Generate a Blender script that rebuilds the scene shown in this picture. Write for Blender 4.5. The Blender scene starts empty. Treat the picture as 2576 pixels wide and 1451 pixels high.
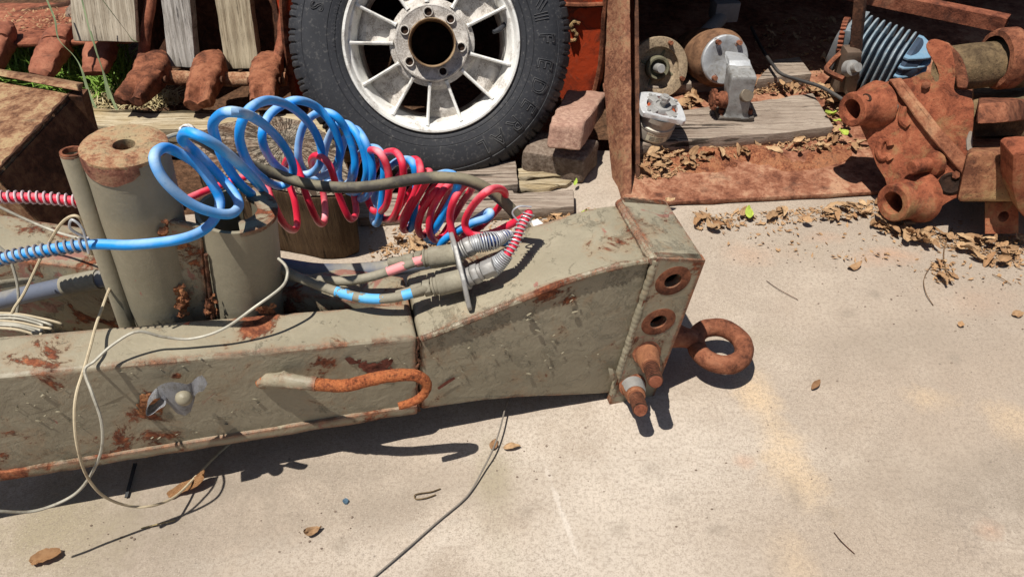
import bpy, bmesh, math, random
from mathutils import Vector as V, Matrix, noise, Quaternion
S = bpy.context.scene
COL = S.collection
R = math.radians
rnd = random.Random(7)
# ------------------------------------------------------------------ camera and photo measuring
PITCH, CAMH, HFOV = R(43), 1.15, R(67)
PW, PH = 2576, 1451                      # the photo was measured on a 2576 px wide copy
FPX = PW/2/math.tan(HFOV/2)
CAM = V((0, 0, CAMH))
_fw = V((0, math.cos(PITCH), -math.sin(PITCH))); _up = V((0, math.sin(PITCH), math.cos(PITCH)))
def ray(x, y): return _fw + V((1,0,0))*((x-PW/2)/FPX) - _up*((y-PH/2)/FPX)
def plane(x, y, p, n):
    d = ray(x, y); return CAM + d*((p-CAM).dot(n)/d.dot(n))
def G(x, y, z=0.0): return plane(x, y, V((0,0,z)), V((0,0,1)))      # point at height z
def Y(x, y, d): return plane(x, y, V((0,d,0)), V((0,1,0)))          # point at depth d
# drawbar frame: front face is the vertical plane w = 0
A0 = G(0, 1200, .113); N0 = G(1535, 992, .017)
FD = (N0-A0); FD.z = 0; FD.normalize(); LAT = V((-FD.y, FD.x, 0))
UPD = (FD*math.sin(R(8)) + V((0,0,1))*math.cos(R(8)))
def F(x, y, w=0.0): return plane(x, y, A0+LAT*w, LAT)
cam = bpy.data.cameras.new('camera'); co = bpy.data.objects.new('camera', cam); COL.objects.link(co)
co.location = CAM; co.rotation_euler = (math.pi/2-PITCH, 0, 0)
cam.sensor_width = 36; cam.lens = 18/math.tan(HFOV/2); cam.clip_end = 2000; cam.clip_start = .02
S.camera = co
# ------------------------------------------------------------------ light
SUN = V((-.275, -.19, 1)).normalized()
w = bpy.data.worlds.new('World'); S.world = w; w.use_nodes = True
nt = w.node_tree; bg = nt.nodes['Background']; sk = nt.nodes.new('ShaderNodeTexSky')
sk.sky_type = 'NISHITA'; sk.sun_disc = False; sk.sun_elevation = math.asin(SUN.z)
sk.sun_rotation = math.atan2(SUN.x, SUN.y)
nt.links.new(sk.outputs[0], bg.inputs[0]); bg.inputs[1].default_value = .05
sl = bpy.data.lights.new('sun', 'SUN'); so = bpy.data.objects.new('sun', sl); COL.objects.link(so)
sl.energy = 4.9; sl.angle = R(.5); sl.color = (1, .955, .88); so.location = SUN*10
so.rotation_euler = SUN.to_track_quat('Z', 'Y').to_euler()
S.view_settings.view_transform = 'Standard'; S.view_settings.look = 'None'; S.view_settings.exposure = 0.3
# ------------------------------------------------------------------ material helpers
class M:
    def __init__(s, name):
        s.m = bpy.data.materials.new(name); s.m.use_nodes = True; s.t = s.m.node_tree
        s.b = s.t.nodes['Principled BSDF']; s.n = s.t.nodes
        s.tc = s.n.new('ShaderNodeTexCoord'); s._h = None
    def L(s, a, b): s.t.links.new(a, b)
    def co(s, scale=(1,1,1), kind='Object', rot=(0,0,0)):
        mp = s.n.new('ShaderNodeMapping'); mp.inputs['Scale'].default_value = scale; mp.inputs['Rotation'].default_value = rot
        s.L(s.tc.outputs[kind], mp.inputs['Vector']); return mp.outputs[0]
    def noise(s, scale, detail=4, rough=.55, dist=0, vec=None):
        n = s.n.new('ShaderNodeTexNoise'); n.inputs['Scale'].default_value = scale; n.inputs['Detail'].default_value = detail
        n.inputs['Roughness'].default_value = rough; n.inputs['Distortion'].default_value = dist
        s.L(vec if vec else s.tc.outputs['Object'], n.inputs['Vector']); return n.outputs['Fac']
    def vor(s, scale, feat='F1', vec=None, out='Distance', rand=1):
        n = s.n.new('ShaderNodeTexVoronoi'); n.feature = feat; n.inputs['Scale'].default_value = scale; n.inputs['Randomness'].default_value = rand
        s.L(vec if vec else s.tc.outputs['Object'], n.inputs['Vector']); return n.outputs[out]
    def ramp(s, f, a, b, c0=(0,0,0,1), c1=(1,1,1,1)):
        r = s.n.new('ShaderNodeValToRGB'); e = r.color_ramp.elements
        e[0].position = a; e[1].position = b; e[0].color = c0; e[1].color = c1
        s.L(f, r.inputs[0]); return r.outputs[0]
    def ramps(s, f, stops):
        r = s.n.new('ShaderNodeValToRGB'); cr = r.color_ramp
        while len(cr.elements) < len(stops): cr.elements.new(.5)
        for e, (p, c) in zip(cr.elements, stops): e.position = p; e.color = (*c, 1)
        s.L(f, r.inputs[0]); return r.outputs[0]
    def mix(s, f, a, b, mode='MIX'):
        n = s.n.new('ShaderNodeMix'); n.data_type = 'RGBA'; n.blend_type = mode
        for k, v in ((0, f), (6, a), (7, b)):
            i = n.inputs[k]
            if isinstance(v, (int, float)): i.default_value = v
            elif isinstance(v, tuple): i.default_value = (*v, 1) if len(v) == 3 else v
            else: s.L(v, i)
        return n.outputs[2]
    def math(s, op, a, b=0, clamp=False):
        n = s.n.new('ShaderNodeMath'); n.operation = op; n.use_clamp = clamp
        for i, v in enumerate((a, b)):
            if isinstance(v, (int, float)): n.inputs[i].default_value = v
            else: s.L(v, n.inputs[i])
        return n.outputs[0]
    def bump(s, h, strength, dist=.002):
        n = s.n.new('ShaderNodeBump'); n.inputs['Strength'].default_value = strength; n.inputs['Distance'].default_value = dist
        s.L(h, n.inputs['Height'])
        if s._h: s.L(s._h, n.inputs['Normal'])
        s._h = n.outputs[0]; s.L(s._h, s.b.inputs['Normal']); return s
    def edge(s, rad=.005):
        bv = s.n.new('ShaderNodeBevel'); bv.samples = 4; bv.inputs['Radius'].default_value = rad
        ge = s.n.new('ShaderNodeNewGeometry'); d = s.n.new('ShaderNodeVectorMath'); d.operation = 'DOT_PRODUCT'
        s.L(bv.outputs[0], d.inputs[0]); s.L(ge.outputs['Normal'], d.inputs[1])
        return s.math('SUBTRACT', 1, d.outputs['Value'])
    def out(s, col, rough=.7, metal=0, spec=.3):
        for k, v in (('Base Color', col), ('Roughness', rough), ('Metallic', metal)):
            i = s.b.inputs[k]
            if isinstance(v, (int, float)): i.default_value = v
            elif isinstance(v, tuple): i.default_value = (*v, 1)
            else: s.L(v, i)
        s.b.inputs['Specular IOR Level'].default_value = spec
        return s.m
def C(r, g, b):                                   # sRGB 0-255 -> linear
    f = lambda c: ((c/255+.055)/1.055)**2.4 if c > 10 else c/255/12.92
    return (f(r), f(g), f(b))
def mul(c, k): return tuple(x*k for x in c)

def paint_mat(name, base, dark, rust_amt=.5, seed=0, edge=.6, prim=(.26,.095,.075), peel=1.0, spots=()):
    m = M(name); v = m.co()
    v.node.inputs['Location'].default_value = (seed*3.1, seed*1.7, seed*.9)
    big = m.noise(5, 6, .6, .3, v); mid = m.noise(26, 6, .65, .4, v); fine = m.noise(170, 4, .6, 0, v)
    col = m.mix(m.ramp(big, .35, .68), base, dark)
    col = m.mix(m.math('MULTIPLY', m.ramp(fine, .35, .75), .5), col, mul(base, .78))
    # chalky worn top coat in drifts
    col = m.mix(m.math('MULTIPLY', m.ramp(m.noise(9, 7, .7, .5, v), .48, .66), .35), col, mul(base, 1.22))
    zone = m.ramp(m.noise(4.2, 3, .5, .2, v), .40, .60)              # flaking happens in zones, not everywhere
    fl = m.noise(30, 9, .78, .7, v); fe = m.math('ADD', fl, m.math('MULTIPLY', zone, .085))
    flk = m.ramp(fe, .640, .650)
    col = m.mix(m.math('MULTIPLY', flk, .55*min(1, peel)), col, mul(dark, .84))
    lip = m.math('MULTIPLY', m.ramp(fe, .605, .640), m.math('SUBTRACT', 1, flk)); col = m.mix(m.math('MULTIPLY', lip, .35), col, mul(base, 1.3))
    c2 = m.noise(42, 8, .75, 1.6, v); crk = m.math('MULTIPLY', m.ramp(m.math('ABSOLUTE', m.math('SUBTRACT', c2, .5)), .004, .014, (1,1,1,1), (0,0,0,1)), zone)
    col = m.mix(m.math('MULTIPLY', crk, .45*min(1, peel)), col, mul(dark, .35))
    rn = m.noise(12, 9, .72, .5, v); pm = m.noise(10, 9, .74, .9, v); k = rust_amt
    en = m.math('MULTIPLY', m.math('MULTIPLY', m.ramp(m.edge(.016), .006, .10), edge), m.ramp(m.noise(22, 7, .7, .3, v), .36, .60))
    primm = m.ramp(m.math('ADD', m.math('ADD', pm, m.math('MULTIPLY', en, .22)), m.math('MULTIPLY', zone, .05)), .72-.08*k, .735-.08*k)
    col = m.mix(m.math('MULTIPLY', primm, .75), col, prim)
    rf = m.math('ADD', rn, m.math('MULTIPLY', en, .40))
    for (sx, sy, sz), sr, ss in spots:                             # places where the photo shows the rust breaking through
        vd = m.n.new('ShaderNodeVectorMath'); vd.operation = 'DISTANCE'; m.L(m.tc.outputs['Object'], vd.inputs[0]); vd.inputs[1].default_value = (sx, sy, sz)
        rf = m.math('ADD', rf, m.math('MULTIPLY', m.ramp(vd.outputs['Value'], sr*.2, sr, (1,1,1,1), (0,0,0,1)), ss))
    halo = m.ramp(rf, .60-.08*k, .74-.08*k); col = m.mix(m.math('MULTIPLY', halo, .45), col, mul(C(156,112,72), .8))
    rm = m.ramp(rf, .69-.09*k, .73-.09*k)
    rc = m.ramps(m.noise(60, 7, .74, 0, v), [(.34, mul(C(60,34,26), .8)), (.5, mul(C(128,72,48), .8)), (.64, mul(C(178,112,76), .8))])
    col = m.mix(rm, col, rc)
    m.bump(flk, -.8*peel, .003).bump(lip, .6*peel, .003).bump(crk, -.5*peel, .003).bump(primm, -.7, .002).bump(m.math('MULTIPLY', rm, m.noise(80, 5, .7, 0, v)), .8, .004)
    m.bump(mid, .4*peel, .007).bump(fine, .22, .0012)
    return m.out(col, m.ramp(rm, 0, 1, (.5,.5,.5,1), (.9,.9,.9,1)), 0, .32)

def rust_mat(name, stops, scale=1.0, bump=1.0, rough=.88, dust=None, grime=.55):
    m = M(name); big = m.noise(6*scale, 6, .62, .4); mid = m.noise(34*scale, 9, .74, .4); fine = m.noise(190, 5, .75)
    f = m.math('ADD', m.math('MULTIPLY', big, .45), m.math('MULTIPLY', mid, .55))
    f = m.math('ADD', m.math('MULTIPLY', m.math('SUBTRACT', f, .5), 2.3), .5)
    dk = lambda c: (lambda g: (lambda q: (q[0], q[1]*.97, q[2]*.80))(tuple((x*.80+g*.20)*.78 for x in c)))(sum(c)/3)
    col = m.ramps(f, [(p, dk(c)) for p, c in stops])
    gn = m.noise(15*scale, 9, .75, .6); col = m.mix(m.math('MULTIPLY', m.ramp(gn, .55, .66), grime), col, (.045,.026,.020))
    col = m.mix(m.math('MULTIPLY', m.ramp(fine, .56, .70), .45), col, dk(mul(stops[-2][1], 1.35)))
    col = m.mix(m.math('MULTIPLY', m.ramp(fine, .32, .44, (1,1,1,1), (0,0,0,1)), .55), col, (.035,.018,.013))
    if dust: col = m.mix(m.math('MULTIPLY', m.ramp(m.noise(13*scale, 9, .74, .6), .52, .66), .75), col, dust)
    pit = m.ramp(m.vor(105), .06, .22, (0,0,0,1), (1,1,1,1)); col = m.mix(m.math('MULTIPLY', m.math('SUBTRACT', 1, pit), .5), col, (.03,.016,.012))
    m.bump(mid, .6*bump, .007).bump(fine, .75*bump, .002).bump(pit, .4*bump, .002)
    return m.out(col, rough, 0, .25)

def wood_mat(name, light, dark, along=(1,0,0), scale=1.0, rot=(0,0,0), rings=None, stain=None):
    m = M(name)
    if rings:
        mp = m.co((1,1,1)); mp.node.inputs['Location'].default_value = rings
        v2 = m.n.new('ShaderNodeVectorMath'); v2.operation = 'MULTIPLY'; v2.inputs[1].default_value = (1, 1, 0); m.L(mp, v2.inputs[0])
        ln = m.n.new('ShaderNodeVectorMath'); ln.operation = 'LENGTH'; m.L(v2.outputs[0], ln.inputs[0])
        sx = m.n.new('ShaderNodeSeparateXYZ'); m.L(v2.outputs[0], sx.inputs[0]); ang = m.math('ARCTAN2', sx.outputs[1], sx.outputs[0])
        rr = m.math('ADD', m.math('MULTIPLY', ln.outputs['Value'], 420), m.math('MULTIPLY', m.noise(9, 4), 9))
        g = m.math('ADD', m.math('MULTIPLY', m.math('SINE', rr), .5), .5)
        col = m.mix(m.math('MULTIPLY', g, .45), light, dark)
        def polar(ka, kr):
            cb = m.n.new('ShaderNodeCombineXYZ'); m.L(m.math('MULTIPLY', ang, ka), cb.inputs[0]); m.L(m.math('MULTIPLY', ln.outputs['Value'], kr), cb.inputs[1]); return cb.outputs[0]
        c1 = m.ramp(m.math('ABSOLUTE', m.math('SUBTRACT', m.noise(1, 4, .6, 0, polar(9, 9)), .5)), .012, .03)
        c2 = m.ramp(m.math('ABSOLUTE', m.math('SUBTRACT', m.noise(1, 4, .6, 0, polar(3.0, 55)), .5)), .008, .02)
        crk = m.math('MULTIPLY', c1, m.math('MAXIMUM', c2, m.ramp(m.noise(9, 3), .45, .6)))
        col = m.mix(crk, mul(dark, .22), col)
        big = m.noise(8, 6, .6); col = m.mix(m.math('MULTIPLY', m.ramp(big, .4, .62), .7), col, C(112,78,56))
        m.bump(crk, .8, .006).bump(g, .15, .001).bump(m.noise(150, 4), .3, .002)
        return m.out(col, .9, 0, .15)
    sc = tuple((1.3 if a else 44)*scale for a in along)
    v = m.co(sc, rot=rot)
    g = m.noise(3.2, 9, .68, .35, v)
    fine = m.noise(16, 5, .7, .2, v); big = m.noise(5, 5, .6)
    col = m.mix(m.ramp(g, .40, .60), dark, light)
    crk = m.ramp(fine, .38, .43)
    col = m.mix(crk, mul(dark, .3), col)
    crk2 = m.ramp(m.noise(1.1, 7, .6, .4, v), .375, .392); col = m.mix(crk2, mul(dark, .18), col)
    col = m.mix(m.math('MULTIPLY', m.ramp(big, .4, .7), .5), col, stain or mul(light, 1.15))
    m.bump(g, .6, .004).bump(fine, .5, .002).bump(crk2, .8, .005)
    return m.out(col, .88, 0, .15)

def metal_mat(name, base, dirt, amt=.5, metal=.35, rough=.5, bump=.4, scale=1.0):
    m = M(name); a = m.noise(14*scale, 8, .7, .5); f = m.noise(140*scale, 5, .7)
    col = m.mix(m.ramp(a, .62-.25*amt, .70-.2*amt), base, dirt)
    col = m.mix(m.ramp(f, .35, .75), mul(base, .8), col)
    m.bump(a, bump, .003).bump(f, bump, .001)
    return m.out(col, m.ramp(a, .4, .7, (rough,)*3+(1,), (min(1,rough+.3),)*3+(1,)), metal, .4)

def plastic_mat(name, col, fade, lo=.1, hi=.75, rough=.42, grime=.25):
    m = M(name); ge = m.n.new('ShaderNodeNewGeometry'); sp = m.n.new('ShaderNodeSeparateXYZ'); m.L(ge.outputs['Normal'], sp.inputs[0])
    n = m.noise(5.5, 5, .6, .3); n2 = m.noise(150, 5, .75); n3 = m.noise(24, 8, .75, .6)
    # sun-bleached, chalky skin on the weathered side of the hose, patchy, with grime and scuffs
    f = m.math('ADD', m.math('MULTIPLY', sp.outputs[2], .45), m.math('SUBTRACT', m.math('MULTIPLY', n, 3.0), 1.35))
    c = m.mix(m.math('MULTIPLY', m.ramp(f, lo, hi), .85), col, fade)
    c = m.mix(m.math('MULTIPLY', m.ramp(n3, .56, .7), grime*1.6), c, mul(fade, .55))
    c = m.mix(m.math('MULTIPLY', m.ramp(n2, .56, .72), grime), c, mul(col, .35))
    m.bump(n2, .2, .0008).bump(n3, .15, .001)
    return m.out(c, m.ramp(m.math('ADD', f, m.math('MULTIPLY', n3, .4)), .1, .9, (rough-.08,)*3+(1,), (.75,.75,.75,1)), 0, .4)
# ------------------------------------------------------------------ mesh helpers
def cat(pts, n=8, closed=False):
    P = [V(p) for p in pts]; out = []; N = len(P)
    rng = range(N if closed else N-1)
    for i in rng:
        g = (lambda k: P[k % N]) if closed else (lambda k: P[max(0, min(N-1, k))])
        p0, p1, p2, p3 = g(i-1), g(i), g(i+1), g(i+2)
        for k in range(n):
            t = k/n; t2 = t*t; t3 = t2*t
            out.append(.5*((2*p1)+(p2-p0)*t+(2*p0-5*p1+4*p2-p3)*t2+(3*p1-p0-3*p2+p3)*t3))
    if not closed: out.append(P[-1])
    return out
def frames(P, closed=False):
    T = []; N = len(P)
    for i in range(N):
        a = P[(i-1) % N if closed else max(0, i-1)]; b = P[(i+1) % N if closed else min(N-1, i+1)]
        d = (b-a); T.append(d.normalized() if d.length > 1e-9 else V((0,0,1)))
    u = T[0].orthogonal().normalized(); U = [u]
    for i in range(1, N):
        q = T[i-1].rotation_difference(T[i]); u = q @ u; u = (u - T[i]*u.dot(T[i])).normalized(); U.append(u)
    return T, U
class B:
    def __init__(s): s.bm = bmesh.new()
    def face(s, pts): 
        vs = [s.bm.verts.new(V(p)) for p in pts]; return s.bm.faces.new(vs)
    def prism(s, poly, vec):
        vec = V(vec); a = [s.bm.verts.new(V(p)) for p in poly]; b = [s.bm.verts.new(V(p)+vec) for p in poly]; n = len(a)
        s.bm.faces.new(a); s.bm.faces.new(b[::-1])
        for i in range(n): s.bm.faces.new((a[i], b[i], b[(i+1)%n], a[(i+1)%n]))
        return s
    def loft(s, rings, cap=True, closed=True):
        rs = [[s.bm.verts.new(V(p)) for p in r] for r in rings]; n = len(rs[0])
        for i in range(len(rs)-1):
            for j in range(n if closed else n-1): s.bm.faces.new((rs[i][j], rs[i][(j+1)%n], rs[i+1][(j+1)%n], rs[i+1][j]))
        if cap: s.bm.faces.new(rs[0][::-1]); s.bm.faces.new(rs[-1])
        return s
    def hexa(s, p):        # bottom 4, top 4
        v = [s.bm.verts.new(V(q)) for q in p]
        for f in ((0,3,2,1),(4,5,6,7),(0,1,5,4),(1,2,6,5),(2,3,7,6),(3,0,4,7)): s.bm.faces.new([v[i] for i in f])
        return s
    def box(s, c, size, q=None):
        c = V(c); q = q or Quaternion(); x, y, z = (V(e)*k/2 for e, k in zip(((1,0,0),(0,1,0),(0,0,1)), size))
        pts = [c+q@(sx*x+sy*y+sz*z) for sz in (-1,1) for sx, sy in ((-1,-1),(1,-1),(1,1),(-1,1))]
        return s.hexa(pts)
    def tube(s, P, r, seg=10, cap=True, closed=False, flat=1.0):
        T, U = frames(P, closed); N = len(P); rings = []
        for i in range(N):
            rr = r(i/(N-1)) if callable(r) else r
            w = T[i].cross(U[i]); rings.append([P[i]+(U[i]*math.cos(a)+w*math.sin(a)*flat)*rr for a in (2*math.pi*k/seg for k in range(seg))])
        if closed: rings.append(rings[0]); 
        if closed:
            rs = [[s.bm.verts.new(p) for p in q] for q in rings[:-1]]
            # align the last ring with the first
            best = min(range(seg), key=lambda k: sum((rings[-2][(j+k)%seg]-rings[0][j]).length for j in range(seg)))
            for i in range(len(rs)):
                a = rs[i]; b = rs[(i+1) % len(rs)]; sh = 0
                if i == len(rs)-1: a = [a[(j+best)%seg] for j in range(seg)]
                for j in range(seg): s.bm.faces.new((a[j], a[(j+1)%seg], b[(j+1)%seg], b[j]))
            return s
        return s.loft(rings, cap)
    def cyl(s, p0, p1, r0, r1=None, seg=24, cap=True):
        p0, p1 = V(p0), V(p1); r1 = r0 if r1 is None else r1; ax = (p1-p0).normalized(); u = ax.orthogonal().normalized(); w = ax.cross(u)
        ring = lambda p, r: [p+(u*math.cos(a)+w*math.sin(a))*r for a in (2*math.pi*k/seg for k in range(seg))]
        return s.loft([ring(p0, r0), ring(p1, r1)], cap)
    def lathe(s, prof, o, ax, seg=32, cap=False, u=None, closed=False):
        o = V(o); ax = V(ax).normalized(); u = (u or ax.orthogonal()).normalized(); u = (u-ax*u.dot(ax)).normalized(); w = ax.cross(u)
        pr = prof + [prof[0]] if closed else prof
        rings = [[s.bm.verts.new(o+ax*h+(u*math.cos(a)+w*math.sin(a))*max(r, 1e-4)) for a in (2*math.pi*k/seg for k in range(seg))] for r, h in prof]
        if closed: rings.append(rings[0])
        for i in range(len(rings)-1):
            for j in range(seg): s.bm.faces.new((rings[i][j], rings[i][(j+1)%seg], rings[i+1][(j+1)%seg], rings[i+1][j]))
        if cap and not closed: s.bm.faces.new(rings[0][::-1]); s.bm.faces.new(rings[-1])
        return s
    def bevel(s, w=.003, seg=2, ang=25):
        bmesh.ops.recalc_face_normals(s.bm, faces=s.bm.faces)
        es = [e for e in s.bm.edges if len(e.link_faces) == 2 and e.calc_face_angle(0) > R(ang)]
        if es: bmesh.ops.bevel(s.bm, geom=es, offset=w, segments=seg, profile=.6, affect='EDGES', clamp_overlap=True)
        return s
    def sub(s, cuts=1, length=None):
        if length:
            for _ in range(6):
                es = [e for e in s.bm.edges if e.calc_length() > length]
                if not es or len(s.bm.verts) > 60000: break
                bmesh.ops.subdivide_edges(s.bm, edges=es, cuts=1, use_grid_fill=True)
        else: bmesh.ops.subdivide_edges(s.bm, edges=s.bm.edges[:], cuts=cuts, use_grid_fill=True)
        return s
    def rough(s, amp=.003, scale=20, seed=0, octs=3):
        o = V((seed*7.3, seed*3.1, seed*1.9))
        s.bm.normal_update()
        mv = [(v, noise.fractal((v.co+o)*scale, 1.0, 2.0, octs)*amp) for v in s.bm.verts]
        for v, k in mv: v.co += v.normal*k
        return s
    def knock(s, amp=.004, scale=12, seed=0):        # bends edges without caring for normals
        o = V((seed*5.3, seed*2.1, seed))
        for v in s.bm.verts: v.co += noise.noise_vector((v.co+o)*scale)*amp
        return s
def obj(name, b, mat, parent=None, smooth=35, origin=None):
    bm = b.bm if isinstance(b, B) else b
    bmesh.ops.recalc_face_normals(bm, faces=bm.faces)
    base = V((0,0,0))
    if parent is not None: base = BASES[parent.name]
    else:
        if origin is None:
            lo = V((min(v.co[i] for v in bm.verts) for i in range(3))); hi = V((max(v.co[i] for v in bm.verts) for i in range(3)))
            origin = V(((lo.x+hi.x)/2, (lo.y+hi.y)/2, lo.z))
        base = V(origin)
    bmesh.ops.translate(bm, verts=bm.verts, vec=-base)
    me = bpy.data.meshes.new(name); bm.to_mesh(me); bm.free()
    if smooth:
        for p in me.polygons: p.use_smooth = True
        me.set_sharp_from_angle(angle=R(smooth))
    o = bpy.data.objects.new(name, me); COL.objects.link(o)
    for mm in (mat if isinstance(mat, list) else [mat]): me.materials.append(mm)
    if parent is not None: o.parent = parent
    else: o.location = base
    BASES[o.name] = base
    return o
BASES = {}
def thing(name, label, catg, base, group=None):
    o = bpy.data.objects.new(name, None); COL.objects.link(o); o.location = V(base); o.empty_display_size = .05
    BASES[o.name] = V(base); o['label'] = label; o['category'] = catg
    if group: o['group'] = group
    return o
def tag(o, label, catg, group=None):
    o['label'] = label; o['category'] = catg
    if group: o['group'] = group
    return o
def kind(o, k): o['kind'] = k; return o
def helix_on(P, Rf, pitch, n=12):
    """points of a spiral wound round a path"""
    T, U = frames(P); L = [0]
    for i in range(1, len(P)): L.append(L[-1]+(P[i]-P[i-1]).length)
    tot = L[-1]; turns = 0; out = []; s = 0; ph = 0; k = 0
    while s < tot:
        while k < len(L)-2 and L[k+1] < s: k += 1
        f = (s-L[k])/max(1e-9, L[k+1]-L[k]); p = P[k].lerp(P[k+1], f); u = U[k].lerp(U[k+1], f).normalized(); t = T[k].lerp(T[k+1], f).normalized(); w = t.cross(u)
        q = s/tot; r = Rf(q) if callable(Rf) else Rf; out.append(p+(u*math.cos(ph)+w*math.sin(ph))*r)
        pt = pitch(q) if callable(pitch) else pitch
        ph += 2*math.pi/n; s += pt/n
    return out
def tracew(pts): return [F(x, y, w) for x, y, w in pts]
# ------------------------------------------------------------------ materials
KH = C(152,142,117); KHD = C(134,124,98)
KH = mul(KH, .95)
_db = G(1000,1050,0)
def spot(x, y, r, k=.2, w=0): q = F(x, y, w)-_db; return (tuple(q), r, k)
SPOTS = [spot(1370,742,.038,.24), spot(1450,760,.03,.17), spot(1370,950,.03,.18), spot(1420,700,.02,.14), spot(380,1000,.02,.10), spot(445,945,.012,.2), spot(60,870,.06,.07,.04), spot(200,845,.05,.07,.04), spot(120,915,.06,.08,.02), spot(310,840,.03,.1,.05), spot(470,830,.03,.09,.05), spot(20,900,.03,.1,.02), spot(640,800,.05,.2,.07), spot(1580,600,.045,.17,.09), spot(1560,545,.04,.16,.14), spot(1500,640,.04,.13,.04), spot(1250,690,.03,.12,.05), spot(1040,760,.03,.2,.04), spot(100,1165,.10,.12,0), spot(330,1130,.10,.10,0), spot(600,1095,.06,.11,0), spot(830,910,.02,.1)]
m_khaki = paint_mat('khaki_paint', (.30,.262,.188), (.235,.205,.142), .72, 1, .8, spots=SPOTS)
m_khaki_top = m_khaki
m_khaki_rusty = paint_mat('khaki_paint_rusty', (.30,.262,.185), (.225,.195,.13), 1.5, 5, 1.0)
m_khaki_clean = paint_mat('khaki_paint_sound', (.265,.234,.168), (.215,.19,.132), .1, 9, .25, peel=.25)
RUST = [(.25, C(72,36,24)), (.42, C(122,66,44)), (.55, C(156,88,60)), (.7, C(176,108,78))]
m_rust = rust_mat('brown_rust', RUST)
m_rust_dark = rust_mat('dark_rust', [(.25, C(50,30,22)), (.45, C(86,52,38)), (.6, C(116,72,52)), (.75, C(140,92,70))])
m_rust_red = rust_mat('red_brown_rust', [(.25, C(92,42,28)), (.45, C(146,76,52)), (.6, C(170,96,70)), (.75, C(190,120,92))], 1, .8)
m_rust_orange = rust_mat('orange_rust', [(.25, C(110,52,24)), (.42, C(196,96,40)), (.55, C(226,124,54)), (.7, C(160,80,40))], 5, 1.4, grime=.6)
m_rust_cast = rust_mat('cast_rust', [(.25, C(96,42,22)), (.42, C(152,74,44)), (.56, C(176,92,58)), (.72, C(190,120,84))], .8, .8, dust=C(140,116,78))
m_galv = metal_mat('galvanised_steel', C(176,174,170), C(120,112,104), .5, .45, .5)
m_alu = metal_mat('cast_aluminium', C(186,188,190), C(128,122,112), .45, .4, .5)
m_zinc = metal_mat('spring_wire', C(196,198,200), C(140,140,138), .3, .5, .42)
m_fitting = metal_mat('painted_fitting', C(150,143,125), C(112,104,88), .6, .1, .65, .8)
m_grey_hose = plastic_mat('grey_conduit', C(92,98,112), C(150,142,122), .35, .8, .55, .4)
m_dark_in = rust_mat('dark_inside_shade', [(.3, C(38,24,18)), (.7, C(74,46,34))])  # very dark rust standing in for the shade inside holes and hollows
m_wire = metal_mat('steel_rope', C(180,175,160), C(120,110,94), .6, .2, .55, .3)
m_wire_tan = metal_mat('tan_cable', C(196,180,150), C(120,98,76), .4, 0, .6, .3)
m_blue = plastic_mat('blue_hose', (.006,.28,.76), (.45,.58,.71), .15, .75, .45, .25)
m_red = plastic_mat('red_hose', (.72,.020,.055), (.76,.40,.42), .30, 1.0, .42, .2)
m_black = plastic_mat('black_hose', C(62,58,54), C(128,120,98), .25, .6, .6, .7)

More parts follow.
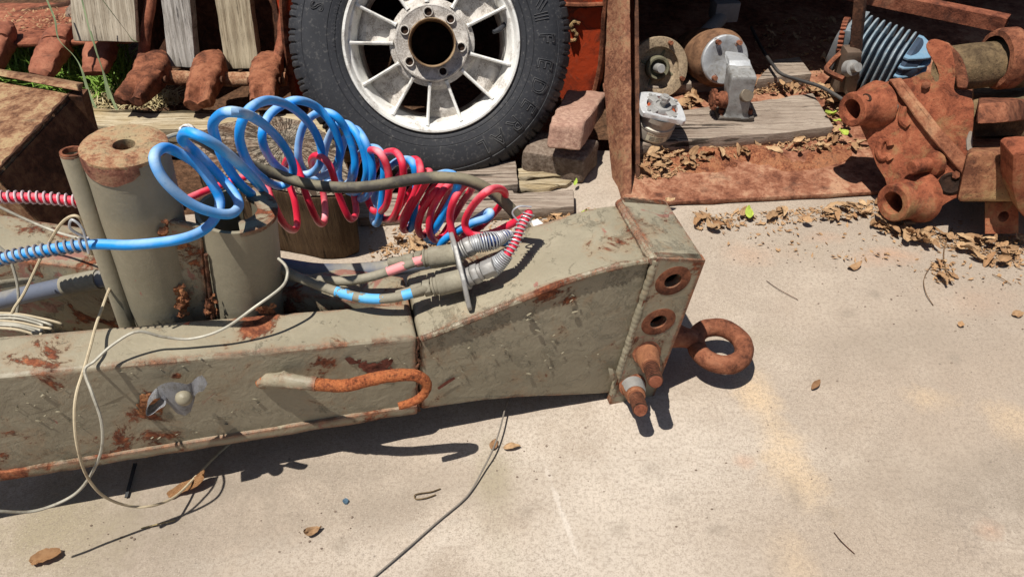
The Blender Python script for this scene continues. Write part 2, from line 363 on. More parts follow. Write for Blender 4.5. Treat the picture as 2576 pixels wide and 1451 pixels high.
def concrete_mat():
    m = M('concrete'); big = m.noise(1.1, 7, .62, .4); mid = m.noise(6, 9, .7, .3); fine = m.noise(140, 9, .82); spk = m.noise(380, 3, .75)
    col = m.ramps(big, [(.36, (.36,.295,.232)), (.48, (.45,.375,.298)), (.60, (.54,.46,.375))])
    col = m.mix(m.math('MULTIPLY', m.ramp(mid, .42, .60, (1,1,1,1), (0,0,0,1)), .45), col, (.33,.265,.205))
    col = m.mix(m.ramp(mid, .30, .62), m.mix(.55, col, (.36,.30,.24)), col)
    nzs = {7: m.noise(7, 9, .75, .4), 28: m.noise(28, 8, .75, .4)}; nzs[30] = nzs[28]
    def blob(px, py, rx, ry, ang, c, k, lo=.45, hi=1.15, ns=7, na=.9):
        nonlocal col
        w = G(px, py, 0); mp = m.n.new('ShaderNodeMapping'); mp.vector_type = 'TEXTURE'
        mp.inputs['Location'].default_value = (w.x, w.y, 0); mp.inputs['Rotation'].default_value = (0,0,ang); mp.inputs['Scale'].default_value = (rx, ry, 1)
        m.L(m.tc.outputs['Object'], mp.inputs['Vector']); ml = m.n.new('ShaderNodeVectorMath'); ml.operation = 'MULTIPLY'; ml.inputs[1].default_value = (1,1,0); m.L(mp.outputs[0], ml.inputs[0])
        ln = m.n.new('ShaderNodeVectorMath'); ln.operation = 'LENGTH'; m.L(ml.outputs[0], ln.inputs[0])
        d = m.math('ADD', ln.outputs['Value'], m.math('MULTIPLY', m.math('SUBTRACT', nzs[ns], .5), na*3.2))
        col = m.mix(m.math('MULTIPLY', m.ramp(d, lo-.35, hi+.2, (1,1,1,1), (0,0,0,1)), k*(.55 if c in (wm, rd) else 1.0)), col, c)
    wm = C(222,190,146); gy = (.25,.21,.165); lt = (.60,.53,.45); ol = (.30,.255,.165); rd = C(196,140,104)
    blob(1640,1200,.34,.22,.1,lt,.55); blob(1500,1420,.3,.12,0,lt,.4); blob(1300,1100,.2,.08,.2,lt,.3)
    blob(2380,1000,.48,.40,.1,(.37,.29,.22),.5); blob(2100,1350,.4,.16,0,(.40,.315,.24),.4); blob(2050,620,.35,.07,.05,(.38,.31,.235),.4)
    blob(330,1330,.34,.16,.2,gy,.75); blob(120,1330,.2,.12,0,ol,.75); blob(700,1210,.34,.045,.22,gy,.5); blob(900,1400,.3,.07,.1,lt,.35); blob(1000,1260,.28,.07,.2,gy,.45)
    blob(1250,1250,.05,.15,.1,ol,.35); blob(1235,1200,.04,.05,0,ol,.4)
    blob(1950,1080,.05,.20,.25,wm,.55); blob(2010,1210,.06,.10,.3,wm,.5); blob(1900,980,.05,.07,0,wm,.45); blob(1760,915,.05,.03,0,wm,.35); blob(2000,1400,.05,.09,0,wm,.35); blob(2340,1000,.06,.04,0,wm,.45); blob(2560,1060,.08,.06,0,wm,.45)
    blob(1900,1090,.06,.03,.4,gy,.0); blob(2240,640,.12,.045,.1,rd,.6); blob(1900,640,.10,.05,0,rd,.35); blob(2080,600,.06,.03,0,rd,.4); blob(2450,760,.12,.06,0,rd,.2); blob(1400,940,.2,.06,0,rd,.2)
    blob(2510,1230,.14,.12,.3,gy,.55); blob(2000,1250,.02,.05,0,gy,.5); blob(2260,860,.3,.10,.2,gy,.35); blob(1900,850,.12,.05,0,ol,.25); blob(2350,1250,.3,.14,0,gy,.3); blob(1870,1160,.02,.02,0,rd,.5); blob(2490,1330,.03,.025,0,rd,.5); blob(1640,1180,.03,.025,0,gy,.35); blob(2080,1290,.03,.02,0,gy,.5); blob(2200,740,.02,.02,0,gy,.6)
    for x_, y_ in ((1560,1330),(1700,1250),(860,1370),(620,1210),(2130,790),(1800,1330),(2400,900),(1330,1280)): blob(x_, y_, .022, .018, .4, gy, .45, ns=30)
    # reddish dust near the back edge
    sp = m.n.new('ShaderNodeSeparateXYZ'); m.L(m.tc.outputs['Object'], sp.inputs[0])
    back = m.math('MULTIPLY', m.ramp(m.math('ADD', sp.outputs[1], m.math('MULTIPLY', mid, .5)), 1.25, 1.65), .4); col = m.mix(back, col, mul(C(176,140,108), .8))
    # sand and aggregate showing through the worn skin
    worn = m.ramp(m.noise(3.1, 8, .7, .3), .36, .52)
    g1 = m.ramp(fine, .42, .52); g2 = m.ramp(spk, .36, .46); g3 = m.ramp(spk, .60, .70)
    col = m.mix(m.math('MULTIPLY', m.math('SUBTRACT', 1, g1), .5), col, (.22,.175,.135))
    col = m.mix(m.math('MULTIPLY', m.math('MULTIPLY', m.math('SUBTRACT', 1, g2), worn), .62), col, (.17,.135,.11))
    col = m.mix(m.math('MULTIPLY', m.math('MULTIPLY', g3, worn), .5), col, (.68,.61,.53))
    pit = m.vor(34); pm = m.math('MULTIPLY', m.ramp(pit, .05, .11, (1,1,1,1), (0,0,0,1)), m.ramp(m.noise(11, 3), .55, .62)); col = m.mix(m.math('MULTIPLY', pm, .7), col, (.13,.105,.085))
    # white scraped streak left of the bright patch
    p0, p1 = G(1362,1150,0), G(1452,1410,0); mid_ = (p0+p1)/2; dd = p1-p0
    blob(1412,1285,.006,dd.length*.5,math.atan2(-dd.x, dd.y),(.74,.68,.61),.28,.75,1.3,28,1.2)
    # hairline cracks
    wob = m.n.new('ShaderNodeVectorMath'); wob.operation = 'ADD'
    nz = m.n.new('ShaderNodeTexNoise'); nz.inputs['Scale'].default_value = 5; nz.inputs['Detail'].default_value = 8; m.L(m.tc.outputs['Object'], nz.inputs['Vector'])
    sc = m.n.new('ShaderNodeVectorMath'); sc.operation = 'SCALE'; sc.inputs['Scale'].default_value = .35; m.L(nz.outputs['Color'], sc.inputs[0])
    m.L(m.tc.outputs['Object'], wob.inputs[0]); m.L(sc.outputs[0], wob.inputs[1])
    cr = m.vor(1.3, 'DISTANCE_TO_EDGE', wob.outputs[0]); ck = m.ramp(cr, .0012, .003)
    ckm = m.math('MULTIPLY', m.math('SUBTRACT', 1, ck), m.ramp(big, .47, .52)); col = m.mix(m.math('MULTIPLY', ckm, .22), col, (.14,.11,.09))
    m.bump(mid, .2, .02).bump(fine, .5, .004).bump(spk, .45, .0018).bump(pm, -.6, .003)
    return m.out(col, .92, 0, .2)
m_conc = concrete_mat()
def soil_mat():
    m = M('soil'); a = m.noise(4, 8, .7); f = m.noise(60, 8, .75)
    col = m.ramps(a, [(.3, C(84,62,48)), (.5, C(120,88,66)), (.7, C(140,110,86))]); col = m.mix(m.ramp(f, .35, .65), mul(C(70,52,40), .8), col)
    m.bump(f, 1, .012).bump(m.vor(80), .6, .006); return m.out(col, .95, 0, .1)
m_soil = soil_mat()
# ------------------------------------------------------------------ ground
b = B(); 
n = 60
xs = [-60,-20,-8,-4]+[-4+8*i/n for i in range(1, n)]+[4,8,20,60]; ys = [-60,-20,-6,-2]+[-2+8*i/n for i in range(1, n)]+[6,10,20,60]
vs = [[b.bm.verts.new((x, y, -.065+noise.fractal(V((x*3, y*3, 0)), 1, 2, 4)*.014)) for x in xs] for y in ys]
for j in range(len(ys)-1):
    for i in range(len(xs)-1): b.bm.faces.new((vs[j][i], vs[j][i+1], vs[j+1][i+1], vs[j+1][i]))
kind(obj('ground', b, m_soil, origin=(0,0,0)), 'structure')
edge = [(-4,1.40)]
for i in range(90):
    x = -1.3+i*.045; yb = 1.50 if x < -.35 else (1.55 if x < .06 else 1.78)
    edge.append((x, yb+noise.noise(V((x*9,0,0)))*.03+rnd.uniform(-.006,.006)))
edge += [(4,1.75)]
b = B(); b.prism([(x,y,-.16) for x, y in edge]+[(4,-4,-.16),(-4,-4,-.16)], (0,0,.16))
kind(obj('concrete_slab', b, m_conc, origin=(0,0,0), smooth=0), 'structure')
# ------------------------------------------------------------------ drawbar
DB = thing('trailer_drawbar', 'heavy khaki painted trailer drawbar, peeling and rusty, lying with its tow eye on the concrete', 'drawbar', G(1000,1050,0))
def fpoly(pts, w0, w1): return [F(x, y, w0) for x, y in pts], LAT*(w1-w0)
b = B(); p, v = fpoly([(-330,1258),(1052,1034),(1050,850),(-330,978)], 0, .084)
b.prism(p, v).bevel(.008, 3).sub(length=.05).rough(.0012, 30, 1)
beam = obj('main_beam', b, m_khaki, DB)
# lower flange lip that catches the light along the bottom edge of the beam
b = B(); p, v = fpoly([(-330,1266),(1050,1041),(1051,1021),(-330,1244)], -.006, .07)
b.prism(p, v).bevel(.004, 2).sub(length=.05).rough(.002, 40, 2); obj('bottom_flange', b, m_khaki_rusty, DB)
b = B(); p, v = fpoly([(1056,1033),(1160,1017),(1290,1003),(1420,998),(1548,990),(1640,655),(1560,667),(1490,688),(1400,716),(1300,755),(1200,796),(1120,826),(1056,849)], .001, .156)
b.prism(p, v).bevel(.009, 3).sub(length=.04).rough(.0014, 26, 3)
obj('gooseneck', b, m_khaki, DB)
# far beam: leaves the gooseneck and runs back to the left
def topz(x, y): return F(x, y, 0)
L0 = F(-330,978,0); K0 = F(1050,850,0)
def onbeam(t, w, dz=0):      # t along the top front edge, w lateral
    q = L0.lerp(K0, t)+LAT*w; q.z += dz; return q
b = B()
b.hexa([onbeam(0,.30,-.22), onbeam(1.0,.072,-.21), onbeam(1.0,.152,-.21), onbeam(0,.42,-.22), onbeam(0,.30,-.004), onbeam(1.0,.072,-.003), onbeam(1.0,.152,-.003), onbeam(0,.42,-.004)])
b.bevel(.007, 2).sub(length=.06).rough(.0015, 30, 5); obj('rear_beam', b, m_khaki_rusty, DB)
# cross plate between the beams that the posts stand on
b = B(); b.hexa([onbeam(.30,.085,-.19), onbeam(.93,.085,-.19), onbeam(.93,.14,-.19), onbeam(.30,.31,-.19), onbeam(.30,.085,-.175), onbeam(.93,.085,-.175), onbeam(.93,.14,-.175), onbeam(.30,.31,-.175)])
obj('cross_plate', b, m_khaki_rusty, DB)
b = B(); b.hexa([onbeam(.1,.085,-.2), onbeam(.31,.085,-.2), onbeam(.31,.30,-.2), onbeam(.1,.33,-.2), onbeam(.1,.085,-.17), onbeam(.31,.085,-.17), onbeam(.31,.30,-.17), onbeam(.1,.33,-.17)])
obj('cross_plate', b, m_khaki_rusty, DB)
# weld bead between gooseneck and coupling plate
b = B(); W0, W1 = F(1650,652,-.004), F(1541,990,-.004)
P = [W0.lerp(W1, i/260) for i in range(261)]
b.tube([p+LAT*.0015*noise.noise(V((i*.05,0,0)))+FD*.0022*noise.noise(V((i*.06,5,0))) for i, p in enumerate(P)], lambda t: .0064+.0005*abs(math.sin(t*95))+.0012*noise.noise(V((t*9,0,3))), 12); obj('weld_bead', b, m_khaki_clean, DB)
P = cat([F(1060,852,.002),F(1150,818,.002),F(1300,758,.002),F(1430,706,.002),F(1560,668,.002),F(1640,655,.002)], 40)
b = B(); b.tube(P, lambda t: .0050+.0007*abs(math.sin(t*150))+.001*noise.noise(V((t*12,0,7))), 8); obj('weld_bead', b, m_khaki, DB)
P = [F(1050,850,0).lerp(F(1053,1034,0), i/24)+LAT*.001+FD*rnd.uniform(-.003,.003) for i in range(25)]
b = B(); b.tube(P, lambda t: .0022+.0012*math.sin(t*70), 6); obj('weld_seam', b, m_rust_dark, DB)
# coupling plate with its row of holes (front cheek is a drilled plate)
q00, q10, q11, q01 = F(1533,1016,-.010), F(1636,1020,-.010), F(1775,655,-.010), F(1654,650,-.010)
def cheek(u, v): return q00.lerp(q10, u).lerp(q01.lerp(q11, u), v)
holes = [(.475,.872),(.475,.612)]
rad = .0150
def plate_with_holes(corner, holes, bands, off, rad):
    """flat plate between (0,v0)-(1,v1) bands, each band with a round hole joined to the band's outline; off = thickness vector"""
    b = B(); n = 40; off = V(off)
    for (v0, v1), h in zip(bands, holes):
        if h is None:
            b.prism([corner(0,v0), corner(1,v0), corner(1,v1), corner(0,v1)], off); continue
        c = corner(*h); e1 = (corner(1,v0)-corner(0,v0)).normalized(); nn = e1.cross(corner(0,v1)-corner(0,v0)).normalized(); e2 = nn.cross(e1)
        ring = [c+(e1*math.cos(a)+e2*math.sin(a))*rad for a in (2*math.pi*k/n for k in range(n))]
        P = [corner(0,v0), corner(1,v0), corner(1,v1), corner(0,v1)]; outl = []
        for q in ring:                                  # shoot outwards to the outline
            d = q-c; best = None
            for k in range(4):
                a, z = P[k], P[(k+1)%4]; ed = z-a; nrm = nn.cross(ed); den = d.dot(nrm)
                if den < -1e-9:
                    t = (a-c).dot(nrm)/den
                    if t > 0 and (best is None or t < best): best = t
            outl.append(c+d*best)
        for k in range(4):                              # snap the nearest sample onto each corner
            m_ = min(range(n), key=lambda i: (outl[i]-P[k]).length); outl[m_] = P[k].copy()
        f0 = [b.bm.verts.new(q) for q in ring]; f1 = [b.bm.verts.new(q) for q in outl]
        g0 = [b.bm.verts.new(q+off) for q in ring]; g1 = [b.bm.verts.new(q+off) for q in outl]
        for k in range(n):
            l = (k+1) % n
            b.bm.faces.new((f0[k], f0[l], f1[l], f1[k])); b.bm.faces.new((g0[k], g1[k], g1[l], g0[l]))
            b.bm.faces.new((f0[k], g0[k], g0[l], f0[l])); b.bm.faces.new((f1[k], f1[l], g1[l], g1[k]))
    return b
b = plate_with_holes(cheek, [None, holes[1], holes[0]], [(0,.48),(.48,.745),(.745,1.0)], LAT*.016, rad)
bmesh.ops.remove_doubles(b.bm, verts=b.bm.verts[:], dist=.0002)
obj('coupling_cheek', b, m_khaki_rusty, DB, smooth=40)
# the channel behind the cheek: top, right web set back, bottom
b = B(); back = LAT*.168
t0, t1 = cheek(-.03,1), cheek(1,1)
b.hexa([t0-UPD*.016+LAT*.012, t1-UPD*.016+LAT*.012, t1-UPD*.016+back, t0-UPD*.016+back, t0+LAT*.0, t1+LAT*.0, t1+back, t0+back]); b.bevel(.004,2)
obj('coupling_top', b, m_khaki, DB)
b = B(); a0, a1 = cheek(.86,.03), cheek(.86,.96)
b.hexa([a0-FD*.012+LAT*.017, a0+LAT*.017, a0+back, a0-FD*.012+back, a1-FD*.012+LAT*.017, a1+LAT*.017, a1+back, a1-FD*.012+back]); obj('coupling_web', b, m_khaki_rusty, DB)
b = B(); b.prism([cheek(0,0)+LAT*.152, cheek(.9,0)+LAT*.152, cheek(.95,1)+LAT*.152, cheek(0,1)+LAT*.152], LAT*.016); obj('coupling_cheek', b, m_khaki_rusty, DB)
P = [cheek(-.04,1)+LAT*(.004+.158*i/90)-UPD*.009 for i in range(91)]
b = B(); b.tube([q+FD*.002*noise.noise(V((i*.1,0,0))) for i, q in enumerate(P)], lambda t: .0075+.0010*abs(math.sin(t*52)), 9); obj('weld_bead', b, m_khaki_rusty, DB)
# rust washers printed round the holes: real spot-faced rings
for h in holes:
    c = cheek(*h); b = B(); b.lathe([(.0153,-.003),(.0155,.0006),(.026,.0012),(.031,.0004),(.0325,-.003)], c, -LAT, 36); obj('hole_boss', b, m_rust, DB)
# peeled paint flap at the foot of the weld
b = B(); b.loft([[F(1530,925,-.012),F(1534,945,-.016),F(1530,962,-.012)],[F(1541,927,-.012),F(1546,945,-.02),F(1541,958,-.012)],[F(1548,932,-.009),F(1552,945,-.010),F(1549,955,-.009)]], cap=False, closed=False); obj('paint_flap', b, m_khaki_clean, DB)
# two big bolts with conical nuts
for (sx, sy), (ex, ey), k in (((1626,886),(1650,962),1.0), ((1590,967),(1613,1036),.6)):
    s0 = F(sx, sy, -.013); ax = (F(ex, ey, -.105)-s0).normalized()
    bolt = B(); bolt.lathe([(.0001,0),(.0245,0),(.0255,.002),(.0245,.006),(.018,.007)], s0, ax, 36)
    bo = obj('bolt', bolt, m_rust, DB)
    nb = B(); nb.lathe([(.0205,.005),(.0212,.012),(.0200,.020),(.0190,.032),(.0170,.043),(.0172,.046),(.0158,.050),(.010,.050)], s0, ax, 28); nb.rough(.0012, 70, k)
    nu_ = B(); obj('nut', nb, metal_mat('rusty_nut', C(168,112,78), C(92,50,34), .9, .1, .7, .9, 3), bo)
    if k == .6:
        pa = V((0,0,1)); pa = (pa-ax*pa.dot(ax)).normalized(); pb2 = ax.cross(pa); pch = B()
        pch.loft([[s0+ax*h+(pa*math.cos(a)+pb2*math.sin(a))*(r+.0012) for a in (R(-70+i*14+10*math.sin(h*300)) for i in range(11))] for h, r in ((.010,.0212),(.020,.0200),(.032,.0190),(.041,.0172))], cap=False, closed=False); obj('bare_zinc', pch, m_galv, bo)
    th = B(); prof = [(.009,.048)]
    for i in range(9): prof += [(.0134,.0505+i*.0050),(.0136,.0525+i*.0050),(.0104,.0535+i*.0050),(.0104,.0548+i*.0050)]
    prof += [(.0118,.097),(.010,.0995),(.0001,.1)]
    th.lathe(prof, s0, ax, 24); so_ = obj('stud', th, [m_rust_red, m_rust_dark], bo)
    for q in so_.data.polygons:
        i_ = q.index//24
        if 0 < i_ < len(prof)-4 and (i_-1) % 4 in (1,2,3): q.material_index = 1
# tow eye
ec = G(1811,869,.066); Rr, rr = .0462, .0178
b = B(); eyeN = V((.05,-.06,1)).normalized(); u = V((1,0,0)); u = (u-eyeN*u.dot(eyeN)).normalized(); vv = eyeN.cross(u)
b.tube([ec+(u*math.cos(a)+vv*math.sin(a))*Rr for a in (2*math.pi*k/64 for k in range(64))], rr, 24, closed=True); b.rough(.0012, 40, 4)
eye = obj('tow_eye', b, m_rust, DB)
st0 = cheek(1.0,.33)+LAT*.088
b = B(); P = [st0-FD*.02, st0.lerp(ec, .25), st0.lerp(ec, .42), ec-(ec-st0).normalized()*(Rr+.002)]
b.tube(cat(P, 6), lambda t: .040-.021*min(1, t*1.25), 20); obj('eye_shank', b, m_rust_red, DB)
b = B(); q = (ec-st0).normalized()
b.lathe([(.0001,-.03),(.062,-.03),(.064,-.022),(.064,-.004),(.055,.004),(.042,.010),(.03,.012)], st0+q*.006, q, 32); obj('eye_flange', b, m_rust, DB)
b = B(); b.prism([cheek(.93,.10)+LAT*.02, cheek(1.07,.10)+LAT*.02, cheek(1.07,.52)+LAT*.02, cheek(.93,.52)+LAT*.02], LAT*.13); b.bevel(.006,2); obj('eye_bolt_block', b, m_rust, DB)
# posts
def cylpx(p0, p1, w0, w1=None): return F(*p0, w0), F(*p1, w1 if w1 is not None else w0)
pb, pt = cylpx((440,832), (312,366), .150)
ax = (pt-pb).normalized(); pr = .0555
b = B(); b.cyl(pb-ax*.12, pt-ax*.03, pr, pr, 48); b.sub(length=.03).rough(.0008, 40, 8)
post = obj('round_post', b, m_khaki_clean, DB)
m_cap = rust_mat('cap_rust', [(.25, C(112,66,48)), (.42, C(176,116,86)), (.55, C(196,158,124)), (.75, C(186,164,132))], 2)
b = B(); b.cyl(pt-ax*.04, pt-ax*.004, pr, pr, 64, cap=False); obj('post_rim', b, m_khaki_clean, post)
b = B(); b.lathe([(.0145,-.03),(.0145,.001),(.018,.003),(.040,.0045),(.052,.003),(pr+.0005,.0005),(pr+.001,-.003),(pr+.0002,-.006)], pt, ax, 64); b.rough(.0012, 45, 3); obj('post_cap', b, m_cap, post)
sq = V((-.12,-1,0)); sq = (sq-ax*sq.dot(ax)).normalized(); w2 = ax.cross(sq); rows = []
for h in (.001,-.004,-.012,-.02,-.026,-.030):
    row = []
    for k in range(25):
        a = R(-44+88*k/24); hh = h if h > -.02 else h*(1-.5*abs(k/12-1)**2)+noise.noise(V((k*.35,h*90,2)))*.003
        row.append(pt+ax*hh+(sq*math.cos(a)+w2*math.sin(a))*(pr+.0022-.0035*max(0,math.cos(a*2))*(1 if -.004 < h else .25)))
    rows.append(row)
b = B(); b.loft(rows, cap=False, closed=False); obj('worn_flat', b, rust_mat('flat_rust', [(.3, C(108,56,46)), (.5, C(150,92,78)), (.7, C(176,128,104))], 2, .8), post)
b = B(); b.cyl(pt-ax*.05, pt-ax*.028, .0148, .0148, 24); obj('bore', b, m_dark_in, post)
# thin pipe with open end
qb, qt = cylpx((336,850), (179,381), .128, .15)
a2 = (qt-qb).normalized()
b = B(); b.lathe([(.0150,-.05),(.0150,(qt-qb).length-.002),(.0143,(qt-qb).length),(.0112,(qt-qb).length),(.0108,(qt-qb).length-.002),(.0105,(qt-qb).length-.09),(.0001,(qt-qb).length-.09)], qb, a2, 28); obj('thin_pipe', b, m_khaki_clean, DB)
b = B(); b.lathe([(.0152,-.004),(.0146,.0008),(.0110,.0008),(.0104,-.006)], qt, a2, 28); obj('pipe_rim', b, m_rust, DB)
b = B(); g0, g1 = qt-a2*.045, pt-ax*.05
b.box((g0+g1)/2, ((g1-g0).length, .008, .05), V((1,0,0)).rotation_difference((g1-g0).normalized())); obj('pipe_bracket', b, m_khaki_rusty, DB)
# socket can: open tube, slotted toward the post, with a rusty half ring on its rim
cb, ct = cylpx((629,812), (594,528), .150)
cax = (ct-cb).normalized(); cr = .0585
fr = V((0,-1,0)); fr = (fr-cax*fr.dot(cax)).normalized(); cw = cax.cross(fr)   # cw points left/right
def cpt(a, r, h): return ct+cax*h+(fr*math.cos(a)+cw*math.sin(a))*r
sgn = 1 if cw.x > 0 else -1
b = B(); N = 60; a0, a1 = R(-172)*1, R(172)
H = (ct-cb).length
outer = [[cpt((a0+(a1-a0)*k/N)+0, cr, h) for k in range(N+1)] for h in (-H-.05, -H*.6, -.02, 0)]
inner = [[cpt((a0+(a1-a0)*k/N)+0, cr-.006, h) for k in range(N+1)] for h in (0, -.02, -H*.6, -H-.05)]
b.loft(outer+inner, cap=False, closed=False); b.sub(length=.035).rough(.0007, 40, 6)
can = obj('socket_can', b, m_khaki_clean, DB)
b = B(); ra = [R(20)+R(150)*k/30 for k in range(31)]
b.loft([[cpt(sgn*a, r, h) for a in ra] for r, h in ((cr+.0015,-.006),(cr+.002,.002),(cr-.028,.002),(cr-.028,-.004))], cap=False, closed=False); obj('rim_ring', b, m_khaki_rusty, can)
b = B(); b.cyl(cb+cax*.01, cb+cax*.012, cr-.006, None, 32); obj('can_floor', b, m_dark_in, can)
P = [cpt(R(k*6)*1, cr+.001, -H+.006+.002*math.sin(k*2.2)) for k in range(-16, 17)]
b = B(); b.tube(P, lambda t: .004+.0015*math.sin(t*60), 6); obj('weld_seam', b, m_rust_dark, can)
# gusset plate between post and can
b = B(); p, v = fpoly([(412,553),(505,573),(532,846),(446,846)], .112, .122); b.prism(p, v).bevel(.002,1).sub(length=.02).rough(.0012, 40, 7); obj('gusset_plate', b, m_khaki_rusty, DB)
def scab(poly, w, amp, seed, mat, parent, name='rust_scab', fr=FD):
    """ragged crust of rust standing off the paint: a bumpy sheet whose rim is eaten away by noise"""
    xs_ = [q[0] for q in poly]; ys_ = [q[1] for q in poly]; x0, x1, y0, y1 = min(xs_), max(xs_), min(ys_), max(ys_); b = B(); st = 2.2; nx, ny = max(4, int((x1-x0)/st)), max(4, int((y1-y0)/st)); g = {}
    for i in range(nx+1):
        for j in range(ny+1):
            x, y = x0+(x1-x0)*i/nx, y0+(y1-y0)*j/ny; q = F(x, y, w); n = noise.fractal((q+V((seed,0,0)))*90, 1, 2, 5); e = min(i/nx, 1-i/nx, j/ny, 1-j/ny)*2
            keep = e*1.5+n*.9 > .34
            g[i, j] = (b.bm.verts.new(q-LAT*(amp*(.25+.9*max(0, n+.35))*min(1, e*3))), keep)
    for i in range(nx):
        for j in range(ny):
            q = [g[i,j], g[i+1,j], g[i+1,j+1], g[i,j+1]]
            if sum(k for _, k in q) >= 3: b.bm.faces.new([v for v, _ in q])
    lo = [v for v in b.bm.verts if not v.link_faces]; bmesh.ops.delete(b.bm, geom=lo, context='VERTS')
    if len(b.bm.faces) < 3: return
    # keep only the largest island so the crust is one piece
    seen = set(); best = []
    for f in b.bm.faces:
        if f in seen: continue
        st_, isl = [f], []
        seen.add(f)
        while st_:
            c = st_.pop(); isl.append(c)
            for e in c.edges:
                for o in e.link_faces:
                    if o not in seen: seen.add(o); st_.append(o)
        if len(isl) > len(best): best = isl
    bmesh.ops.delete(b.bm, geom=[f for f in b.bm.faces if f not in set(best)], context='FACES')
    return obj(name, b, mat, parent)
m_scab = rust_mat('rust_crust', [(.25, C(78,42,28)), (.42, C(140,80,50)), (.55, C(186,116,70)), (.7, C(200,140,96))], 3, 1.2)
for k, (poly, w, am) in enumerate([([(394,548),(428,548),(428,612),(394,612)], .099, .006), ([(430,706),(486,706),(486,806),(430,806)], .106, .009), ([(512,738),(552,738),(552,806),(512,806)], .100, .008), ([(445,602),(475,602),(475,628),(445,628)], .110, .003), ([(640,762),(700,762),(700,800),(640,800)], .086, .004)]):
    scab(poly, w, am, k*3.7, m_scab, DB)
b = B(); b.tube(cat([F(x, y, .108) for x, y in [(517,640),(521,680),(526,720),(532,770),(536,806)]], 8), .0032, 7); b.rough(.0015, 90, 3); obj('open_seam', b, m_rust_dark, DB)
scab([(902,905),(990,905),(990,955),(902,955)], -.0012, .0010, 22.4, rust_mat('primer_patch', [(.3, C(96,44,38)), (.5, C(132,66,56)), (.7, C(146,82,70))], 2, .5), DB)
scab([(340,980),(416,980),(416,1044),(340,1044)], -.0012, .003, 17.3, m_scab, DB)
# hook on the front face
P = cat([F(655,960,.004),F(700,955,-.012),(F(760,962,-.028)),F(860,970,-.048),F(930,955,-.058),F(990,944,-.064),F(1045,944,-.07),F(1072,962,-.073),F(1068,988,-.075),F(1040,1010,-.077),F(1002,1021,-.078)], 8)
b = B(); b.tube(P, lambda t: .0100 if t < .5 else .0100-.0042*(t-.5)/.5, 16); b.rough(.0008, 120, 2)
hk = obj('rope_hook', b, m_rust_orange, DB)
b = B(); b.tube(P[1:20], lambda t: .0105+.0022*math.sin(t*3)+.0006*math.sin(t*40), 14); b.rough(.0022, 70, 6); obj('paint_skin', b, m_khaki, hk)
# cable clip: bent strip of galvanised sheet with a domed bolt head
m_clip = metal_mat('dull_clip', C(180,180,184), C(120,112,94), .6, .3, .55, .5, 3)
def wv_c(x): return lerp1(x, [(395,-.026),(430,-.034),(470,-.036),(488,-.030),(502,-.046),(522,-.052)])
def lerp1(x, tab):
    if x <= tab[0][0]: return tab[0][1]
    for (a, p), (c, q) in zip(tab, tab[1:]):
        if x <= c: return p+(q-p)*(x-a)/(c-a)
    return tab[-1][1]
tops = [(396,972),(412,964),(430,960),(450,962),(470,966),(482,962),(490,953),(498,947),(508,943),(516,952),(522,964)]
bots = [(404,1006),(414,1010),(428,1020),(446,1040),(466,1045),(480,1034),(487,1014),(492,992),(500,985),(510,984),(514,980)]
b = B(); b.loft([[F(x, y, wv_c(x)+.004*math.cos(k*math.pi/3)) .lerp(F(x2, y2, wv_c(x2)), k/3) for (x, y), (x2, y2) in zip(tops, bots)] for k in range(4)], cap=False, closed=False)
bmesh.ops.solidify(b.bm, geom=b.bm.faces[:], thickness=.0022)
clip = obj('cable_clip', b, m_clip, DB)
P = cat([F(x, y, w_) for x, y, w_ in [(404,990,-.024),(392,992,-.030),(380,1004,-.034),(370,1022,-.036),(372,1034,-.036),(386,1030,-.036),(402,1018,-.036),(416,1010,-.034),(420,998,-.030),(408,990,-.028)]], 5)
b = B(); b.loft([[q+LAT*-.010+V((0,0,.002)) for q in P], P, [q+LAT*.012 for q in P]], cap=False, closed=False); bmesh.ops.solidify(b.bm, geom=b.bm.faces[:], thickness=.002); obj('clip_fold', b, m_clip, clip)
b = B(); d0 = F(462,1000,-.038); b.lathe([(.0120,-.03),(.0118,.001),(.010,.006),(.006,.0092),(.0001,.0105)], d0, (F(455,996,-.09)-F(462,1000,-.04)).normalized(), 20); obj('bolt_head', b, m_khaki_clean, clip)
# flakes of paint that have lifted and curl off the front face, in loose clusters
clus = [(60,1010,70,50,9),(120,1060,90,30,8),(90,985,60,25,6),(560,1040,60,25,5),(470,905,50,14,4),(880,905,60,20,5),(980,900,40,20,4),(1330,830,70,60,9),(1440,740,40,60,6),(1390,900,60,50,8),(1250,880,80,60,7),(1180,880,60,50,5),(640,1015,30,30,3),(430,1090,70,10,6),(1490,880,40,50,4),(330,930,60,15,4)]
for cx, cy, sx, sy, nn in clus:
    for i in range(nn):
        x, y = rnd.gauss(cx, sx*.6), rnd.gauss(cy, sy*.6); s = rnd.choice((2.5,3,4,5,7)); a = rnd.uniform(-.7,.9); u = V((math.cos(a), math.sin(a))); v2 = V((-u.y, u.x))
        b = B(); rows = []; wd = [rnd.uniform(.5,1.2) for _ in range(4)]
        for k in range(4):
            f = k/3; row = []
            for j in range(4):
                g = j/3-.5; px = x+u.x*s*2*g*wd[k]+v2.x*s*f*.7; py = y+u.y*s*2*g*wd[k]+v2.y*s*f*.7+abs(g)*s*.5*(1-f)
                row.append(F(px, py, -.0004-f*f*s*.00045))
            rows.append(row)
        b.loft(rows, cap=False, closed=False); obj('paint_flake', b, m_khaki_clean, DB)
m_primer = rust_mat('red_primer', [(.3, C(96,44,38)), (.5, C(130,66,56)), (.7, C(140,78,66))], 2, .5)
